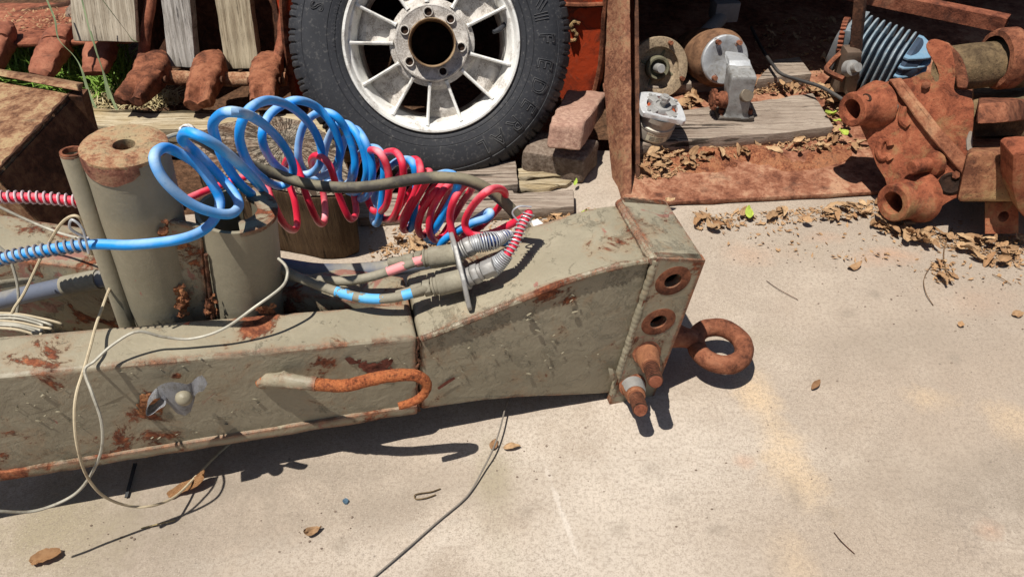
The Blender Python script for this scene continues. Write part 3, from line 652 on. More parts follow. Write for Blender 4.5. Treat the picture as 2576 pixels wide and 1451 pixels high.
for pts in ([(867,902),(880,897),(897,906),(910,903),(905,914),(880,916)], [(935,925),(950,940),(968,935),(990,945),(985,958),(955,955)], [(955,912),(972,902),(990,904),(985,916),(972,928)], [(460,815),(478,808),(475,818)]):
    b = B(); b.face([F(x, y, -.0016) for x, y in pts]); obj('bare_primer', b, m_primer, DB)
for p in ([(1100,975),(1120,960),(1142,948),(1146,952),(1125,966),(1104,980)],): b = B(); b.face([F(x, y, -.0016) for x, y in p]); obj('bare_primer', b, m_primer, DB)
# air coupling bracket standing on the ramp
def ramp_pt(x, y, w): return F(x, y, w)
b = B(); pp = [F(1181,782,.018),F(1160,705,.035),F(1137,655,.10),F(1133,588,.128),F(1148,600,.120),F(1162,640,.085),F(1178,680,.062),F(1186,735,.030)]
pl_c = sum(pp, V())/8; 
c1, c2 = F(1183,782,.012), F(1135,590,.128)
e1 = (c2-c1); e1n = e1.normalized(); nrm = (FD*1.0+V((0,-.10,.05))).normalized(); nrm = (nrm-e1n*nrm.dot(e1n)).normalized(); e2 = nrm.cross(e1n)
if e2.z < 0: e2 = -e2
Lh = e1.length
poly = [c1, c1+e1n*Lh*.02+e2*.010, c1+e1n*Lh*.30+e2*.040, c1+e1n*Lh*.74+e2*.040, c2+e2*.012, c2-e2*.010, c1+e1n*Lh*.74-e2*.045, c1+e1n*Lh*.28-e2*.042]
b.prism([q-nrm*.0035 for q in poly], nrm*.007).bevel(.0015,1)
ab = obj('coupling_bracket', b, m_galv, DB)
def stepped(p0, p1, prof, seg=20, hexes=()):
    ax = (p1-p0).normalized(); b = B(); 
    for r0, r1, h0, h1, sg in prof: b.cyl(p0+ax*h0, p0+ax*h1, r0, r1, sg)
    b.bevel(.0008,1,40)
    return b
up_c, lo_c = F(1141,640,.105), F(1163,703,.055)
fitU = obj('air_coupling', stepped(up_c, F(1080,648,.115), [(.0175,.0175,-.004,.040,24),(.0145,.0145,.040,.046,20),(.0155,.0155,.046,.050,20),(.0140,.0140,.052,.064,6),(.0115,.0115,.066,.084,6),(.0090,.0082,.084,.11,14)]), m_fitting, DB)
fitL = obj('air_coupling', stepped(lo_c, F(1085,722,.062), [(.0175,.0175,-.004,.040,24),(.0145,.0145,.040,.046,20),(.0155,.0155,.046,.050,20),(.0140,.0140,.052,.064,6),(.0115,.0115,.066,.084,6),(.0090,.0082,.084,.11,14)]), m_fitting, DB)
obj('union_nut', stepped(up_c, F(1198,612,.105), [(.0195,.0195,.004,.009,24),(.0150,.0150,.009,.018,20),(.0160,.0160,.019,.022,20),(.0165,.0165,.023,.034,6),(.0125,.0125,.034,.05,16)]), m_galv, fitU)
obj('union_nut', stepped(lo_c, F(1218,680,.05), [(.0195,.0195,.004,.009,24),(.0150,.0150,.009,.018,20),(.0165,.0165,.019,.030,6),(.0138,.0138,.030,.036,20),(.0152,.0152,.037,.058,6)]), m_galv, fitL)
# ------------------------------------------------------------------ air hoses
WB = [(380,.095),(480,.105),(600,.125),(640,.20),(690,.33),(780,.42),(880,.42),(980,.36),(1080,.28),(1180,.21),(1300,.15)]
def coilpts(pts, n=8, wb=WB):
    """pts (x, y, d): d is the depth of that strand off the middle of the coil, minus = nearer"""
    return cat([F(x, y, lerp1(x, wb)+d) for x, y, d in pts], n)
f, k, o = -.045, .045, 0     # front strand, back strand, between
blue = [(-120,690,-.02),(0,652,-.02),(110,630,-.03),(228,615,-.035),(330,616,-.045),(442,604,-.06),(505,583,-.045),(540,550,-.02),(553,508,.0),(536,467,.01),(495,414,.02),(440,380,.02),
 (409,373,.0),(388,398,-.03),(412,452,-.045),(470,506,-.05),(530,533,-.05),(580,538,-.04),(601,517,-.01),(590,488,.02),(560,452,k),(516,405,k),(480,372,k),
 (459,352,.01),(468,334,-.02),(500,342,f),(553,372,f),(610,422,f),(652,466,f),(665,487,f),(654,499,-.02),(626,484,.01),(592,448,k),(560,397,k),(541,345,k),
 (536,312,.02),(556,288,-.01),(590,282,f),(640,297,f),(690,338,f),(724,384,f),(738,425,f),(727,458,-.03),(700,468,0),(665,452,.03),(634,424,k),(612,384,k),(602,340,k),
 (614,294,.02),(642,264,-.01),(684,253,f),(736,272,f),(782,316,f),(806,366,f),(806,408,f),(786,434,-.02),(752,440,.01),(714,430,k),(684,405,k),(664,368,k),(660,332,k),
 (676,292,.03),(708,266,0),(746,253,f),(794,268,f),(834,312,f),(853,362,f),(852,402,f),(832,432,-.02),(800,446,.01),(766,432,k),(751,396,k),(752,356,k),
 (764,316,.03),(786,292,0),(814,282,-.03),(846,294,f),(872,330,f),(890,384,f),(892,428,f),(880,458,-.02),(852,470,.01),(826,455,k),(815,420,k),(818,376,k),(832,336,.03),
 (850,314,0),(876,314,-.03),(900,342,f),(918,392,f),(922,440,f),(908,476,-.02),(882,484,.01),(856,462,k),(852,420,k),(862,370,.03),
 (878,332,0),(896,326,-.02),(916,352,f),(932,396,f),(937,444,f),(926,488,-.02),(902,500,.01),(882,475,k),(886,430,k),(904,390,k),
 (934,372,.01),(956,382,-.02),(966,418,f),(963,480,f),(956,540,f),(947,563,-.02),(938,546,.02),(942,500,k),(958,452,k),(988,414,.02),
 (1016,402,-.01),(1038,410,f),(1047,450,f),(1044,510,f),(1038,560,f),(1030,576,-.01),(1024,560,.03),(1040,500,k),(1070,460,k),(1104,440,.02),
 (1132,437,-.01),(1150,452,f),(1146,484,f),(1122,528,f),(1098,570,f),(1080,592,-.01),(1074,600,.03),(1090,606,.06),(1130,596,.05),(1170,570,.03),(1210,544,.0),(1228,533,-.01),(1234,538,-.02),(1222,550,-.025),(1187,562,-.03),(1139,588,-.045),(1112,612,-.05),(1106,640,-.035),(1130,660,.0),(1180,662,.04),(1240,640,.02),(1268,616,-.02),(1280,600,-.035)]
wbb = WB
blueP = coilpts(blue, 7)
hb = thing('coiled_air_hose', 'bright blue coiled air hose draped from the posts over the log to the gooseneck', 'hose', blueP[10], 'coiled air hoses on the drawbar')
b = B(); b.tube(blueP, .0071, 12); obj('hose', b, m_blue, hb)
sp = coilpts([(-120,690,-.02),(0,652,-.02),(110,630,-.03),(224,614,-.035)], 30)
b = B(); b.tube(helix_on(sp, .0091, .0098, 10), .0016, 6); obj('spring_guard', b, metal_mat('grey_spring', C(150,146,150), C(120,116,118), .3, .1, .5), hb)
b = B(); b.tube(cat([sp[-1]+V((-.002,0,.012)), sp[-1]+V((-.012,-.004,.030)), sp[-1]+V((-.004,-.004,.044)), sp[-1]+V((.005,-.006,.03)), sp[-1]+V((.002,-.012,-.006))], 6), .0018, 6); obj('spring_end', b, m_zinc, hb)
WR = [(680,.36),(780,.39),(880,.38),(980,.33),(1080,.27),(1180,.20),(1300,.13)]
red = [(-120,502,.06),(0,496,.05),(110,498,.04),(205,508,.03),(270,517,.03),(330,530,.03),(420,520,.05),(520,480,.06),(600,450,.04),
 (640,440,.02),(664,452,.0),(682,500,f),(712,560,f),(737,579,-.02),(748,560,.0),(740,500,.02),(722,452,k),(716,420,k),(730,398,.01),(752,432,-.02),
 (770,490,f),(796,550,f),(811,563,-.02),(818,540,.02),(812,480,k),(790,430,k),(784,402,.02),(800,392,-.01),(830,418,f),
 (852,490,f),(876,545,f),(889,549,-.02),(896,530,.02),(890,480,k),(892,430,k),(908,390,.02),(930,378,-.01),
 (956,386,f),(976,428,f),(978,488,f),(968,522,-.03),(948,534,.0),(932,520,.03),(922,480,k),(940,430,k),(964,390,.02),
 (992,382,-.01),(1010,404,f),(1015,450,f),(1006,505,f),(990,545,-.03),(972,552,.0),(958,536,.03),(975,488,k),(1006,440,k),(1030,406,.02),
 (1050,404,-.01),(1058,430,f),(1050,470,f),(1018,540,f),(1002,552,-.01),(994,543,.03),(1014,506,k),(1048,462,k),(1068,436,.02),
 (1080,432,-.0),(1078,448,f),(1056,486,f),(1030,530,f),(1014,570,f),(1020,579,-.01),(1036,566,.03),(1060,520,k),(1084,480,k),(1100,466,.02),
 (1112,464,-.01),(1096,484,f),(1066,524,f),(1052,566,f),(1058,590,-.02),(1072,586,.02),(1096,550,k),(1120,506,k),(1134,474,.02),
 (1130,466,-.01),(1108,488,f),(1085,532,f),(1080,578,f),(1092,602,-.02),(1110,596,.02),(1134,560,k),(1160,514,k),(1186,478,.02),
 (1184,464,0),(1168,466,-.02),(1144,500,f),(1132,546,f),(1140,590,f),(1158,605,-.02),(1176,603,.0),(1170,590,.03),(1160,560,.05),(1172,520,.06),(1196,490,.03),(1190,470,.0)]
red = red[:-4] + [(1172,592,.04),(1206,572,.05),(1240,540,k),(1264,508,.03),(1270,486,.01),(1252,474,-.01),(1222,484,f),(1188,520,f),(1170,558,f),(1178,584,f),(1200,592,-.03),(1240,586,-.02),(1290,562,-.03),(1316,548,-.045),(1330,536,-.055),(1326,546,-.06),(1312,570,-.07),(1298,606,-.085),(1276,640,-.10),(1246,668,-.105),(1222,680,-.105)]
WR2 = WR[:-1]+[(1220,.165),(1300,.155)]
redP = coilpts(red, 7, [(-200,.13),(300,.13),(560,.30)]+WR2)
hr = thing('coiled_air_hose', 'red coiled air hose, its coil hanging beneath and beside the blue one', 'hose', redP[10], 'coiled air hoses on the drawbar')
b = B(); b.tube(redP, .0065, 12); obj('hose', b, m_red, hr)
ri = len(redP)
tail = redP[-7*6-1:]
b = B(); b.tube(helix_on(tail[:int(len(tail)*.72)], .0088, .0068, 10), .0013, 6); obj('spring_guard', b, m_zinc, hr)
tl = tail[int(len(tail)*.66):]
b = B(); b.tube(helix_on([p for p in tl[:-4]], lambda q: 0.0095+.006*q, .0032, 12), .0015, 6); obj('spring_bell', b, m_zinc, hr)
b = B(); p = tail[0]; b.tube(cat([p+V((.004,0,.012)), p+V((-.016,-.004,.016)), p+V((-.026,-.006,.004)), p+V((-.012,-.010,-.012)), p+V((.004,-.012,-.008))], 6), .0016, 6); obj('spring_end', b, m_zinc, hr)
rs = coilpts([(-120,502,.06),(0,496,.05),(110,498,.04),(205,508,.03),(270,517,.03)], 20, [(-200,.13),(300,.13)])
b = B(); b.tube(helix_on(rs, .0085, .0095, 10), .0016, 6); obj('spring_guard', b, metal_mat('pale_spring', C(206,186,190), C(150,130,132), .3, .1, .5), hr)
# blue spring bell on the upper coupling
bs = cat([F(1186,616,.105),F(1212,610,.105),F(1236,606,.105),F(1256,600,.11),F(1272,592,.115),F(1281,592,.12)], 12)
b = B(); b.tube(helix_on(bs, lambda q: (.0130+.0025*math.sin(min(1,q*1.7)*math.pi)) if q < .58 else .0130-.005*min(1,(q-.58)*3), lambda q: 0.0042 if .15 < q < .6 else .0034, 12), .0014, 6); obj('spring_bell', b, m_zinc, hb)
b = B(); b.tube(bs, .0088, 10); obj('hose_end', b, plastic_mat('navy_hose', C(30,52,112), C(80,100,140), .3, .9), hb)
# black hose over the coils
bp = [F(x, y, w) for x, y, w in [(474,332,.20),(510,352,.23),(560,384,.26),(640,420,.30),(700,440,.31),(745,456,.30),(800,468,.29),(880,472,.27),(940,468,.25),(1000,458,.23),(1060,449,.21),(1120,447,.19),(1180,455,.18),(1235,482,.175),(1280,520,.17),(1312,560,.165),(1345,602,.158),(1352,616,.150)]]
bp = cat(bp, 8)
hk2 = thing('black_air_hose', 'thick black rubber hose with flaking khaki overspray crossing over both coils', 'hose', bp[60])
b = B(); b.tube(bp, .0098, 14); obj('hose', b, m_black, hk2)
b = B(); q = bp[0]; d = (bp[0]-bp[3]).normalized(); b.lathe([(.0001,-.004),(.0105,-.004),(.0108,.004),(.008,.006),(.0085,.012),(.006,.012),(.0001,.006)], q, d, 14); b.rough(.002, 300, 3); obj('frayed_end', b, m_galv, hk2)
b = B(); b.tube(cat([F(470,338,.2), F(445,338,.19), F(420,346,.18), F(402,360,.17), F(398,372,.16)], 6), .0030, 8); tag(obj('white_cord', b, m_wire), 'short white cord arching from the rusty post cap to the black hose end', 'cord')
# fixed air lines painted with the drawbar, colour-coded where the paint has come off
def line(label, pts, r, patches, pmat, base=m_fitting):
    P = cat(tracew(pts), 10); t = thing('air_line', label, 'hose', P[len(P)//2], 'air lines on the drawbar')
    b = B(); b.tube(P, r, 12); obj('hose', b, base, t)
    for a, c in patches:
        n = len(P); b = B(); seg = P[int(a*n):int(c*n)+2]
        b.tube(cat(seg[::3], 6), r+.0004, 14, cap=False); b.sub(length=.003); c0, c1 = seg[0], seg[-1]; b.bm.faces.ensure_lookup_table()
        dead = [f for f in b.bm.faces if noise.fractal(f.calc_center_median()*75, 1, 2, 4)*.55+min(1, min((f.calc_center_median()-c0).length, (f.calc_center_median()-c1).length)/.016) < .42]; bmesh.ops.delete(b.bm, geom=dead, context='FACES'); obj('bare_patch', b, pmat, t)
m_skyblue = plastic_mat('bare_blue', C(84,168,224), C(160,196,220), .3, 1, .5)
m_pink = plastic_mat('bare_pink', C(228,140,140), C(230,190,180), .3, 1, .6)
line('slim khaki air line with sky blue bare patches, curving to the lower coupling', [(1082,723,.06),(1040,736,.055),(1000,747,.055),(950,752,.06),(900,747,.07),(850,734,.085),(800,717,.105),(750,697,.125),(700,672,.15),(640,650,.17)], .0078, [(.30,.42),(.13,.19),(.47,.56)], m_skyblue)
line('slim khaki air line with pink bare patches, curving to the upper coupling', [(1078,648,.113),(1030,664,.11),(980,682,.11),(930,697,.115),(880,706,.12),(830,706,.13),(780,702,.14),(730,694,.15),(680,680,.17)], .0078, [(.03,.09),(.16,.27)], m_pink)
cp = cat(tracew([(1125,650,.150),(1060,662,.165),(1000,672,.175),(930,680,.185),(860,684,.19),(790,682,.19),(720,672,.19),(640,660,.2),(520,664,.2),(400,676,.2),(330,690,.20),(250,702,.215),(150,722,.23),(60,742,.25),(-60,770,.27),(-200,800,.29)]), 8)
cd = thing('grey_conduit', 'fat blue grey conduit with flaking paint lying along the far beam', 'conduit', cp[60])
b = B(); b.tube(cp, .0145, 16); obj('hose', b, m_grey_hose, cd)
b = B(); seg = [p for p in cp if 0 < 1][88:96]; b.tube(seg, .0168, 14); obj('clamp', b, m_fitting, cd)
line('slim tan air line strapped above the grey conduit at left', [(300,672,.24),(200,682,.25),(130,690,.26),(60,698,.27),(-80,720,.3)], .0072, [(.36,.44)], m_skyblue)
# ------------------------------------------------------------------ steel wires
def wire(label, pts, r, mat, group=None, catg='wire', name='steel_wire'):
    b = B(); b.tube(cat(pts, 10), r*.6, 7)
    return tag(obj(name, b, mat, origin=pts[len(pts)//2]), label, catg, group)
WG = 'loose steel wires round the drawbar'
wire('pale wire from the socket can across the beam top, looping down past the front face', [F(700,650,.10),F(718,668,.085),F(723,690,.075),F(708,722,.055),F(640,773,.03),F(560,828,.02),F(480,852,.02),F(410,847,.02),F(345,834,.018),F(285,866,.008),F(238,908,-.01),F(213,932,-.02),F(232,990,-.05),F(255,1060,-.07),F(255,1130,-.08),F(226,1198,-.085),F(180,1248,-.09),F(90,1284,-.10),F(0,1285,-.11),F(-120,1270,-.12)], .0037, m_wire, WG)
wire('tan wire dropping from the pit over the beam into a loop touching the ground', [F(322,680,.17),F(282,715,.13),F(255,780,.09),F(240,822,.06),F(228,868,.02),F(212,925,-.012),F(192,990,-.05),F(187,1050,-.07),F(194,1120,-.085),F(216,1192,-.09),F(258,1245,-.09),G(320,1271,.085),G(380,1272,.065),G(440,1248,.035),G(500,1190,.012),G(550,1140,.006),G(600,1098,.006)], .0036, m_wire_tan, WG)
wire('straight grey wire rope slanting behind the blue hose', [F(-60,492,.26),F(60,550,.25),F(150,586,.22),F(215,606,.19),F(300,650,.2)], .0038, m_wire, WG)
wire('arched brown stained wire rising above the blue hose at left', [F(20,812,.14),F(36,775,.15),F(62,735,.16),F(100,655,.17),F(130,600,.16),F(158,558,.15),F(186,543,.14),F(205,556,.14),F(218,600,.15),F(232,640,.16)], .0037, m_wire_tan, WG)
wire('grey wire rope hanging straight down past the hose clamp', [F(-30,600,.2),F(18,640,.19),F(38,690,.18),F(46,735,.17),F(44,780,.16),F(26,830,.15)], .0037, m_wire, WG)
for i in range(7):
    y = 789+i*6.5; w = .15-.009*i; e = 150-14*(i % 3)-8*i
    wire('one of the wire strands bundled in the pit behind the beam', [F(-140,y+rnd.uniform(-2,6),w),F(-40,y-2+rnd.uniform(-2,2),w),F(40,y+rnd.uniform(-2,2),w-.004),F(100,y+11+i,w-.01),F(e,y+24-i*2.0,w-.016),F(e+8,y+34-i*3,w-.012)], .0034, m_wire if i % 3 else m_wire_tan, 'strands of wire bundled in the pit')
wire('thin grey cable trailing across the concrete from under the drawbar', [G(1285,985,.012),G(1272,1022,.02),G(1258,1078,.022),G(1240,1130,.020),G(1216,1178,.012),G(1186,1232,.006),G(1160,1262,.005),G(1100,1312,.005),G(1020,1382,.006),G(950,1442,.005),G(880,1500,.005)], .0026, metal_mat('dull_cable', C(128,120,110), C(84,78,72), .5, .1, .6), None, 'cable', 'thin_cable')
wire('small bent hairpin twig on the concrete below the hook', [G(1108,1228,.003),G(1085,1236,.004),G(1058,1240,.004),G(1044,1244,.004),G(1046,1254,.004),G(1070,1252,.004),G(1096,1243,.004)], .0017, rust_mat('twig', [(.3, C(90,70,48)), (.7, C(150,124,88))]), None, 'twig', 'bent_twig')
wire('pale dry straw lying under the loop of wire', [G(355,1328,.003),G(395,1318,.006),G(440,1308,.004)], .0017, rust_mat('straw', [(.3, C(170,148,100)), (.7, C(210,186,140))]), None, 'straw', 'dry_straw')
wire('thin red brown twig low at right on the bare concrete', [G(2098,1338,.003),G(2118,1362,.004),G(2150,1392,.003)], .0012, m_rust_dark, None, 'twig', 'fine_twig')
wire('long thin brown straw lying on the concrete right of the coupling plate', [G(1928,706,.003),G(1960,728,.004),G(2008,754,.003)], .0011, m_rust_dark, None, 'straw', 'dry_straw')
for lab, pts in (('curved brown leaf stalk arching out of the litter under the casting', [(2396,574),(2382,600),(2374,640),(2380,680),(2392,712)]), ('thin curled stalk lying left of the litter tail', [(2352,660),(2334,680),(2324,706),(2330,738),(2348,768)]), ('thin straw at the far right of the bare concrete', [(2496,690),(2520,700),(2545,716)])):
    wire(lab, [G(x, y, .006 if 0 < i < len(pts)-1 else .003) for i, (x, y) in enumerate(pts)], .0022 if 'arching' in lab else .0014, rust_mat('stalk', [(.3, C(110,80,56)), (.7, C(160,124,90))]), None, 'stalk', 'leaf_stalk')
# ------------------------------------------------------------------ wheel
WC = CAM + ray(1087,108).normalized()*1.95; WN = (CAM-WC).normalized()
WN = (WN + V((.0,.0,.02))).normalized()
WX = V((1,0,0)); WX = (WX-WN*WX.dot(WN)).normalized(); WY = WN.cross(WX)
def wp(a, r, h=0): return WC+WN*h+(WX*math.cos(a)+WY*math.sin(a))*r
WH = thing('alloy_wheel', 'white painted alloy wheel in a worn black tyre, leaning back against an orange bucket', 'wheel', WC-V((0,0,WC.z)))
def rubber():
    m = M('tyre_rubber'); a = m.noise(6, 6, .65, .4); f = m.noise(120, 5, .7)
    col = m.ramps(a, [(.3, C(36,37,41)), (.55, C(48,49,53)), (.75, C(66,65,64))]); col = m.mix(m.ramp(f, .55, .75), col, C(96,94,92))
    col = m.mix(m.math('MULTIPLY', m.ramp(m.noise(16, 8, .75, 1), .66, .76), .3), col, C(120,100,80))
    m.bump(f, .25, .001).bump(a, .2, .004); return m.out(col, .62, 0, .35)
m_rub = rubber()
b = B(); seg = 504
prof = [(.200,-.022,0),(.207,-.012,0),(.213,-.003,0),(.219,.001,0),(.226,.002,0),(.2275,.0008,0),(.229,.0025,0),(.244,.005,0),(.2455,.0038,0),(.247,.0053,0),(.262,.0062,0),(.278,.0055,0),(.292,.0032,0),(.304,-.001,0),(.3055,-.0025,0),(.307,-.0015,0),(.315,-.006,.25),(.323,-.012,.6),(.3255,-.016,1),(.332,-.024,1),(.338,-.034,1),(.3425,-.046,1),(.3445,-.056,1),(.3385,-.0575,0),(.3385,-.064,0),(.3455,-.0655,.8),(.3465,-.09,.8),(.340,-.0915,0),(.340,-.098,0),(.3465,-.0995,.8),(.3465,-.125,.8),(.340,-.127,0),(.340,-.134,0),(.345,-.136,1),(.34,-.16,1),(.325,-.185,.4),(.29,-.205,0),(.23,-.205,0),(.2,-.19,0)]
rings = []
for r, h, g in prof:
    ring = []
    for i in range(seg):
        ph = i % 7; dr = 0
        if g:
            if ph in (0,): dr = -.0062*g
            elif ph in (3,) and (i//7) % 2: dr = -.003*g
        ring.append(wp(2*math.pi*i/seg, r+dr, h))
    rings.append(ring)
b.loft(rings, cap=False); obj('tyre', b, m_rub, WH, smooth=28)
TY = [o for o in bpy.data.objects if o.name.startswith('tyre')][0]
def letters(txt, size, outline=None, ext=.0006):
    cu = bpy.data.curves.new('t', 'FONT'); cu.body = txt; cu.size = size; cu.align_x = 'CENTER'; cu.resolution_u = 3
    if outline: cu.fill_mode = 'NONE'; cu.bevel_depth = outline; cu.bevel_resolution = 0
    else: cu.extrude = ext
    o = bpy.data.objects.new('t', cu); COL.objects.link(o); dg = bpy.context.evaluated_depsgraph_get(); dg.update()
    me = bpy.data.meshes.new_from_object(o.evaluated_get(dg)); bpy.data.objects.remove(o); bpy.data.curves.remove(cu)
    bm = bmesh.new(); bm.from_mesh(me); bpy.data.meshes.remove(me); x = B(); x.bm.free(); x.bm = bm; return x
def put(x, o, ex, ey, ez):
    for v in x.bm.verts: v.co = o+ex*v.co.x+ey*v.co.y+ez*v.co.z
    return x
m_let = plastic_mat('raised_rubber', C(58,58,61), C(84,83,82), .3, .9, .6)
def arc_letter(ch, deg, r, size, outline, h):
    a = R(deg); ey = WX*math.cos(a)+WY*math.sin(a); ex = ey.cross(WN)          # tops outwards, reading clockwise
    x = letters(ch, size, outline); put(x, wp(a, r-size*.34, h), ex, ey, WN)
    obj('raised_letter', x, m_let, TY, smooth=0)
for ch, dg in zip('FEDERAL', (2.5,-10,-21.5,-32.5,-44,-54.5,-64)): arc_letter(ch, dg, .276, .052, .0012, .0066)
for ch, dg in (('S',163),('-',156.5),('7',151.5)): arc_letter(ch, dg, .276, .044, .0011, .0066)
for i, ch in enumerate('LVR 225/70R15C 11'):
    if ch != ' ': arc_letter(ch, 184-i*2.35, .2325, .0125, None, .0032)
# emblem above the name: three swept strokes over two bars
for k in range(3):
    P = [wp(R(18.5-k*1.6+j*.9), .262+.005*j+.003*k, .0068) for j in range(6)]
    x = B(); x.tube(P, .0011, 6); obj('emblem_stroke', x, m_let, TY)
for k in range(3):
    x = B(); x.tube([wp(R(14.5-k*1.5), r, .0068) for r in (.252,.262,.272,.286)], .0011, 6); obj('emblem_stroke', x, m_let, TY)
m_white = metal_mat('white_wheel_paint', C(232,230,224), C(122,106,88), .42, .0, .5, .4, 1.9)
m_wdirt = metal_mat('dirty_wheel_paint', C(214,208,200), C(84,68,54), .85, 0, .7, .6, 2.2)
b = B(); b.lathe([(.2035,-.03),(.2120,-.012),(.2125,.002),(.2105,.0055),(.2060,.006),(.2035,.003),(.2015,-.006),(.1985,-.012),(.1955,-.013),(.1925,-.016),(.1900,-.030),(.1840,-.046),(.1820,-.060),(.1800,-.075),(.1795,-.19)], WC, WN, 128)
rim = obj('rim', b, m_white, WH)
b = B(); b.lathe([(.2,-.19),(.19,-.2),(.178,-.19),(.178,-.07)], WC, WN, 64); obj('inner_barrel', b, m_wdirt, rim)
DZ = -.012
b = B(); b.lathe([(.0560,-.060),(.0560,DZ-.004),(.0575,DZ-.002),(.082,DZ-.002),(.0855,DZ),(.0885,DZ-.001),(.0900,DZ-.006),(.0905,DZ-.016),(.1000,DZ-.020),(.1035,DZ-.024),(.1040,DZ-.055)], WC, WN, 96); obj('hub_disc', b, m_wdirt, rim)
b = B(); b.lathe([(.0515,-.085),(.0530,.014),(.0545,.0165),(.0562,.016),(.0568,.012),(.0568,-.05)], WC, WN, 64); b.rough(.0007, 60, 3); obj('hub_tube', b, rust_mat('hub_rust', [(.3, C(110,80,62)), (.5, C(160,128,102)), (.7, C(188,160,132))], 1.5, .6), rim)
b = B(); b.lathe([(.0001,-.12),(.052,-.12),(.0525,-.08)], WC, WN, 32); obj('axle_bore', b, m_dark_in, rim)
for dg in (96,50,-8,-70,-142,156):
    a = R(dg); c = wp(a, .0705, DZ-.002); b = B(); b.lathe([(.0001,.0005),(.0088,.0005),(.0092,.0075),(.0108,.0082),(.0118,.006),(.0122,0)], c, WN, 28)
    lb = obj('lug_boss', b, m_wdirt, rim)
    b = B(); b.lathe([(.0001,.0009),(.0085,.0009)], c, WN, 20); obj('lug_hole_shade', b, m_dark_in, lb)  # dark disc laid in the cup, painted shade that reads as a hole
ribs = [25,-15,-42,-70,-95,-121,-150,-180,-206,-234,-264,-302]
for dg in ribs:
    a = R(dg); t = (WY*math.cos(a)-WX*math.sin(a)); w0, w1 = .0032, .0024
    b = B(); secs = []
    for r, hf, hb_, ww in ((.094,DZ-.010,DZ-.058,.0050),(.101,DZ-.011,DZ-.058,.0034),(.13,-.021,-.072,.0030),(.165,-.018,-.070,.0030),(.185,-.013,-.060,.0032),(.196,-.0105,-.040,.0046)):
        c = wp(a, r, 0); secs.append([c+WN*hf-t*ww, c+WN*(hf+.0015), c+WN*hf+t*ww, c+WN*hb_+t*ww*1.5, c+WN*hb_-t*ww*1.5])
    b.loft(secs); obj('spoke', b, m_white, rim)
for i in range(1, 12, 2):
    a0, a1 = R(ribs[i]), R(ribs[(i+1) % 12] if i < 11 else ribs[0]-360); b = B(); rows = []
    for r, h in ((.100,-.040),(.108,-.050),(.112,-.054),(.150,-.056),(.162,-.054),(.172,-.058),(.183,-.064)):
        rows.append([wp(a0+(a1-a0)*k/8, r, h-.004*math.sin(math.pi*k/8)) for k in range(9)])
    b.loft(rows, cap=False, closed=False); b.sub(2).rough(.0012, 50, i); obj('web_pad', b, m_wdirt, rim)
b = B(); P = cat([wp(R(14), .185, -.05), wp(R(11), .168, -.03), wp(R(9.5), .15, -.022)], 6); b.tube(P, lambda t: .0062 if t < .7 else .005, 12); obj('valve_stem', b, m_rub, rim)
# ------------------------------------------------------------------ timber
def timber(name, label, catg, front, back, zt, zb, mat, seed=0, amp=.003, group=None, bev=.004):
    """front: two photo points on the top front edge, back: two on the top back edge, all at height zt"""
    a, c = G(*front[0], zt), G(*front[1], zt); d, e = G(*back[0], zt), G(*back[1], zt)
    dn = V((0,0,zb-zt)); b = B(); b.hexa([a+dn, c+dn, e+dn, d+dn, a, c, e, d]); b.bevel(bev, 2).sub(length=.03).rough(amp, 22, seed).knock(.004, 7, seed)
    return tag(obj(name, b, mat), label, catg, group)
gw = C(188,176,158); gd = C(120,106,90)
m_w1 = wood_mat('grey_timber', (.42,.36,.29), (.22,.17,.13))
m_w2 = wood_mat('pale_timber', (.50,.43,.31), (.26,.20,.12), stain=(.45,.32,.14))
m_w3 = wood_mat('brown_grey_timber', (.34,.28,.225), (.17,.125,.095))
m_log = wood_mat('log_end', (.27,.225,.17), (.15,.12,.09), rings=(-.02,-.05,0))
m_log_shade = wood_mat('log_side_shade', (.105,.068,.038), (.05,.03,.018), (0,0,1))  # log side darkened in colour to stand for its shade
timber('timber_beam', 'long yellowed grey timber lying under the digger teeth behind the log', 'timber', ((200,318),(960,344)), ((196,272),(960,292)), .03, -.06, m_w2, 1, .003)
timber('timber_block', 'brown grey timber offcut wedged under the front of the tyre', 'timber', ((1085,492),(1304,462)), ((1090,432),(1297,404)), .035, 0, m_w3, 2, .0025)
timber('timber_block', 'squared brown timber nearest the gooseneck, right of the coils', 'timber', ((900,548),(1446,520)), ((905,505),(1442,478)), .03, 0, m_w3, 3, .0025)
def splinter(label, pts, z, t, seed):
    b = B(); b.prism([G(x, y, z) for x, y in pts], (0,0,-t)); b.bevel(.002,1).sub(length=.02).rough(.004, 40, seed).knock(.005, 30, seed); tag(obj('split_plank', b, m_w2), label, 'plank', 'split planks beside the tyre')
splinter('upper of two weathered split planks with a jagged end beside the tyre', [(1302,425),(1395,418),(1440,421),(1472,428),(1440,437),(1400,440),(1303,446)], .018, .016, 4)
splinter('lower split plank with ragged broken end behind the squared timber', [(1303,456),(1380,448),(1440,452),(1424,462),(1380,472),(1304,476)], .014, .013, 5)
timber('timber_sliver', 'thin dark board lying in shade under the coils', 'timber', ((880,512),(1300,504)), ((880,488),(1290,478)), .022, 0, m_w3, 6, .002)
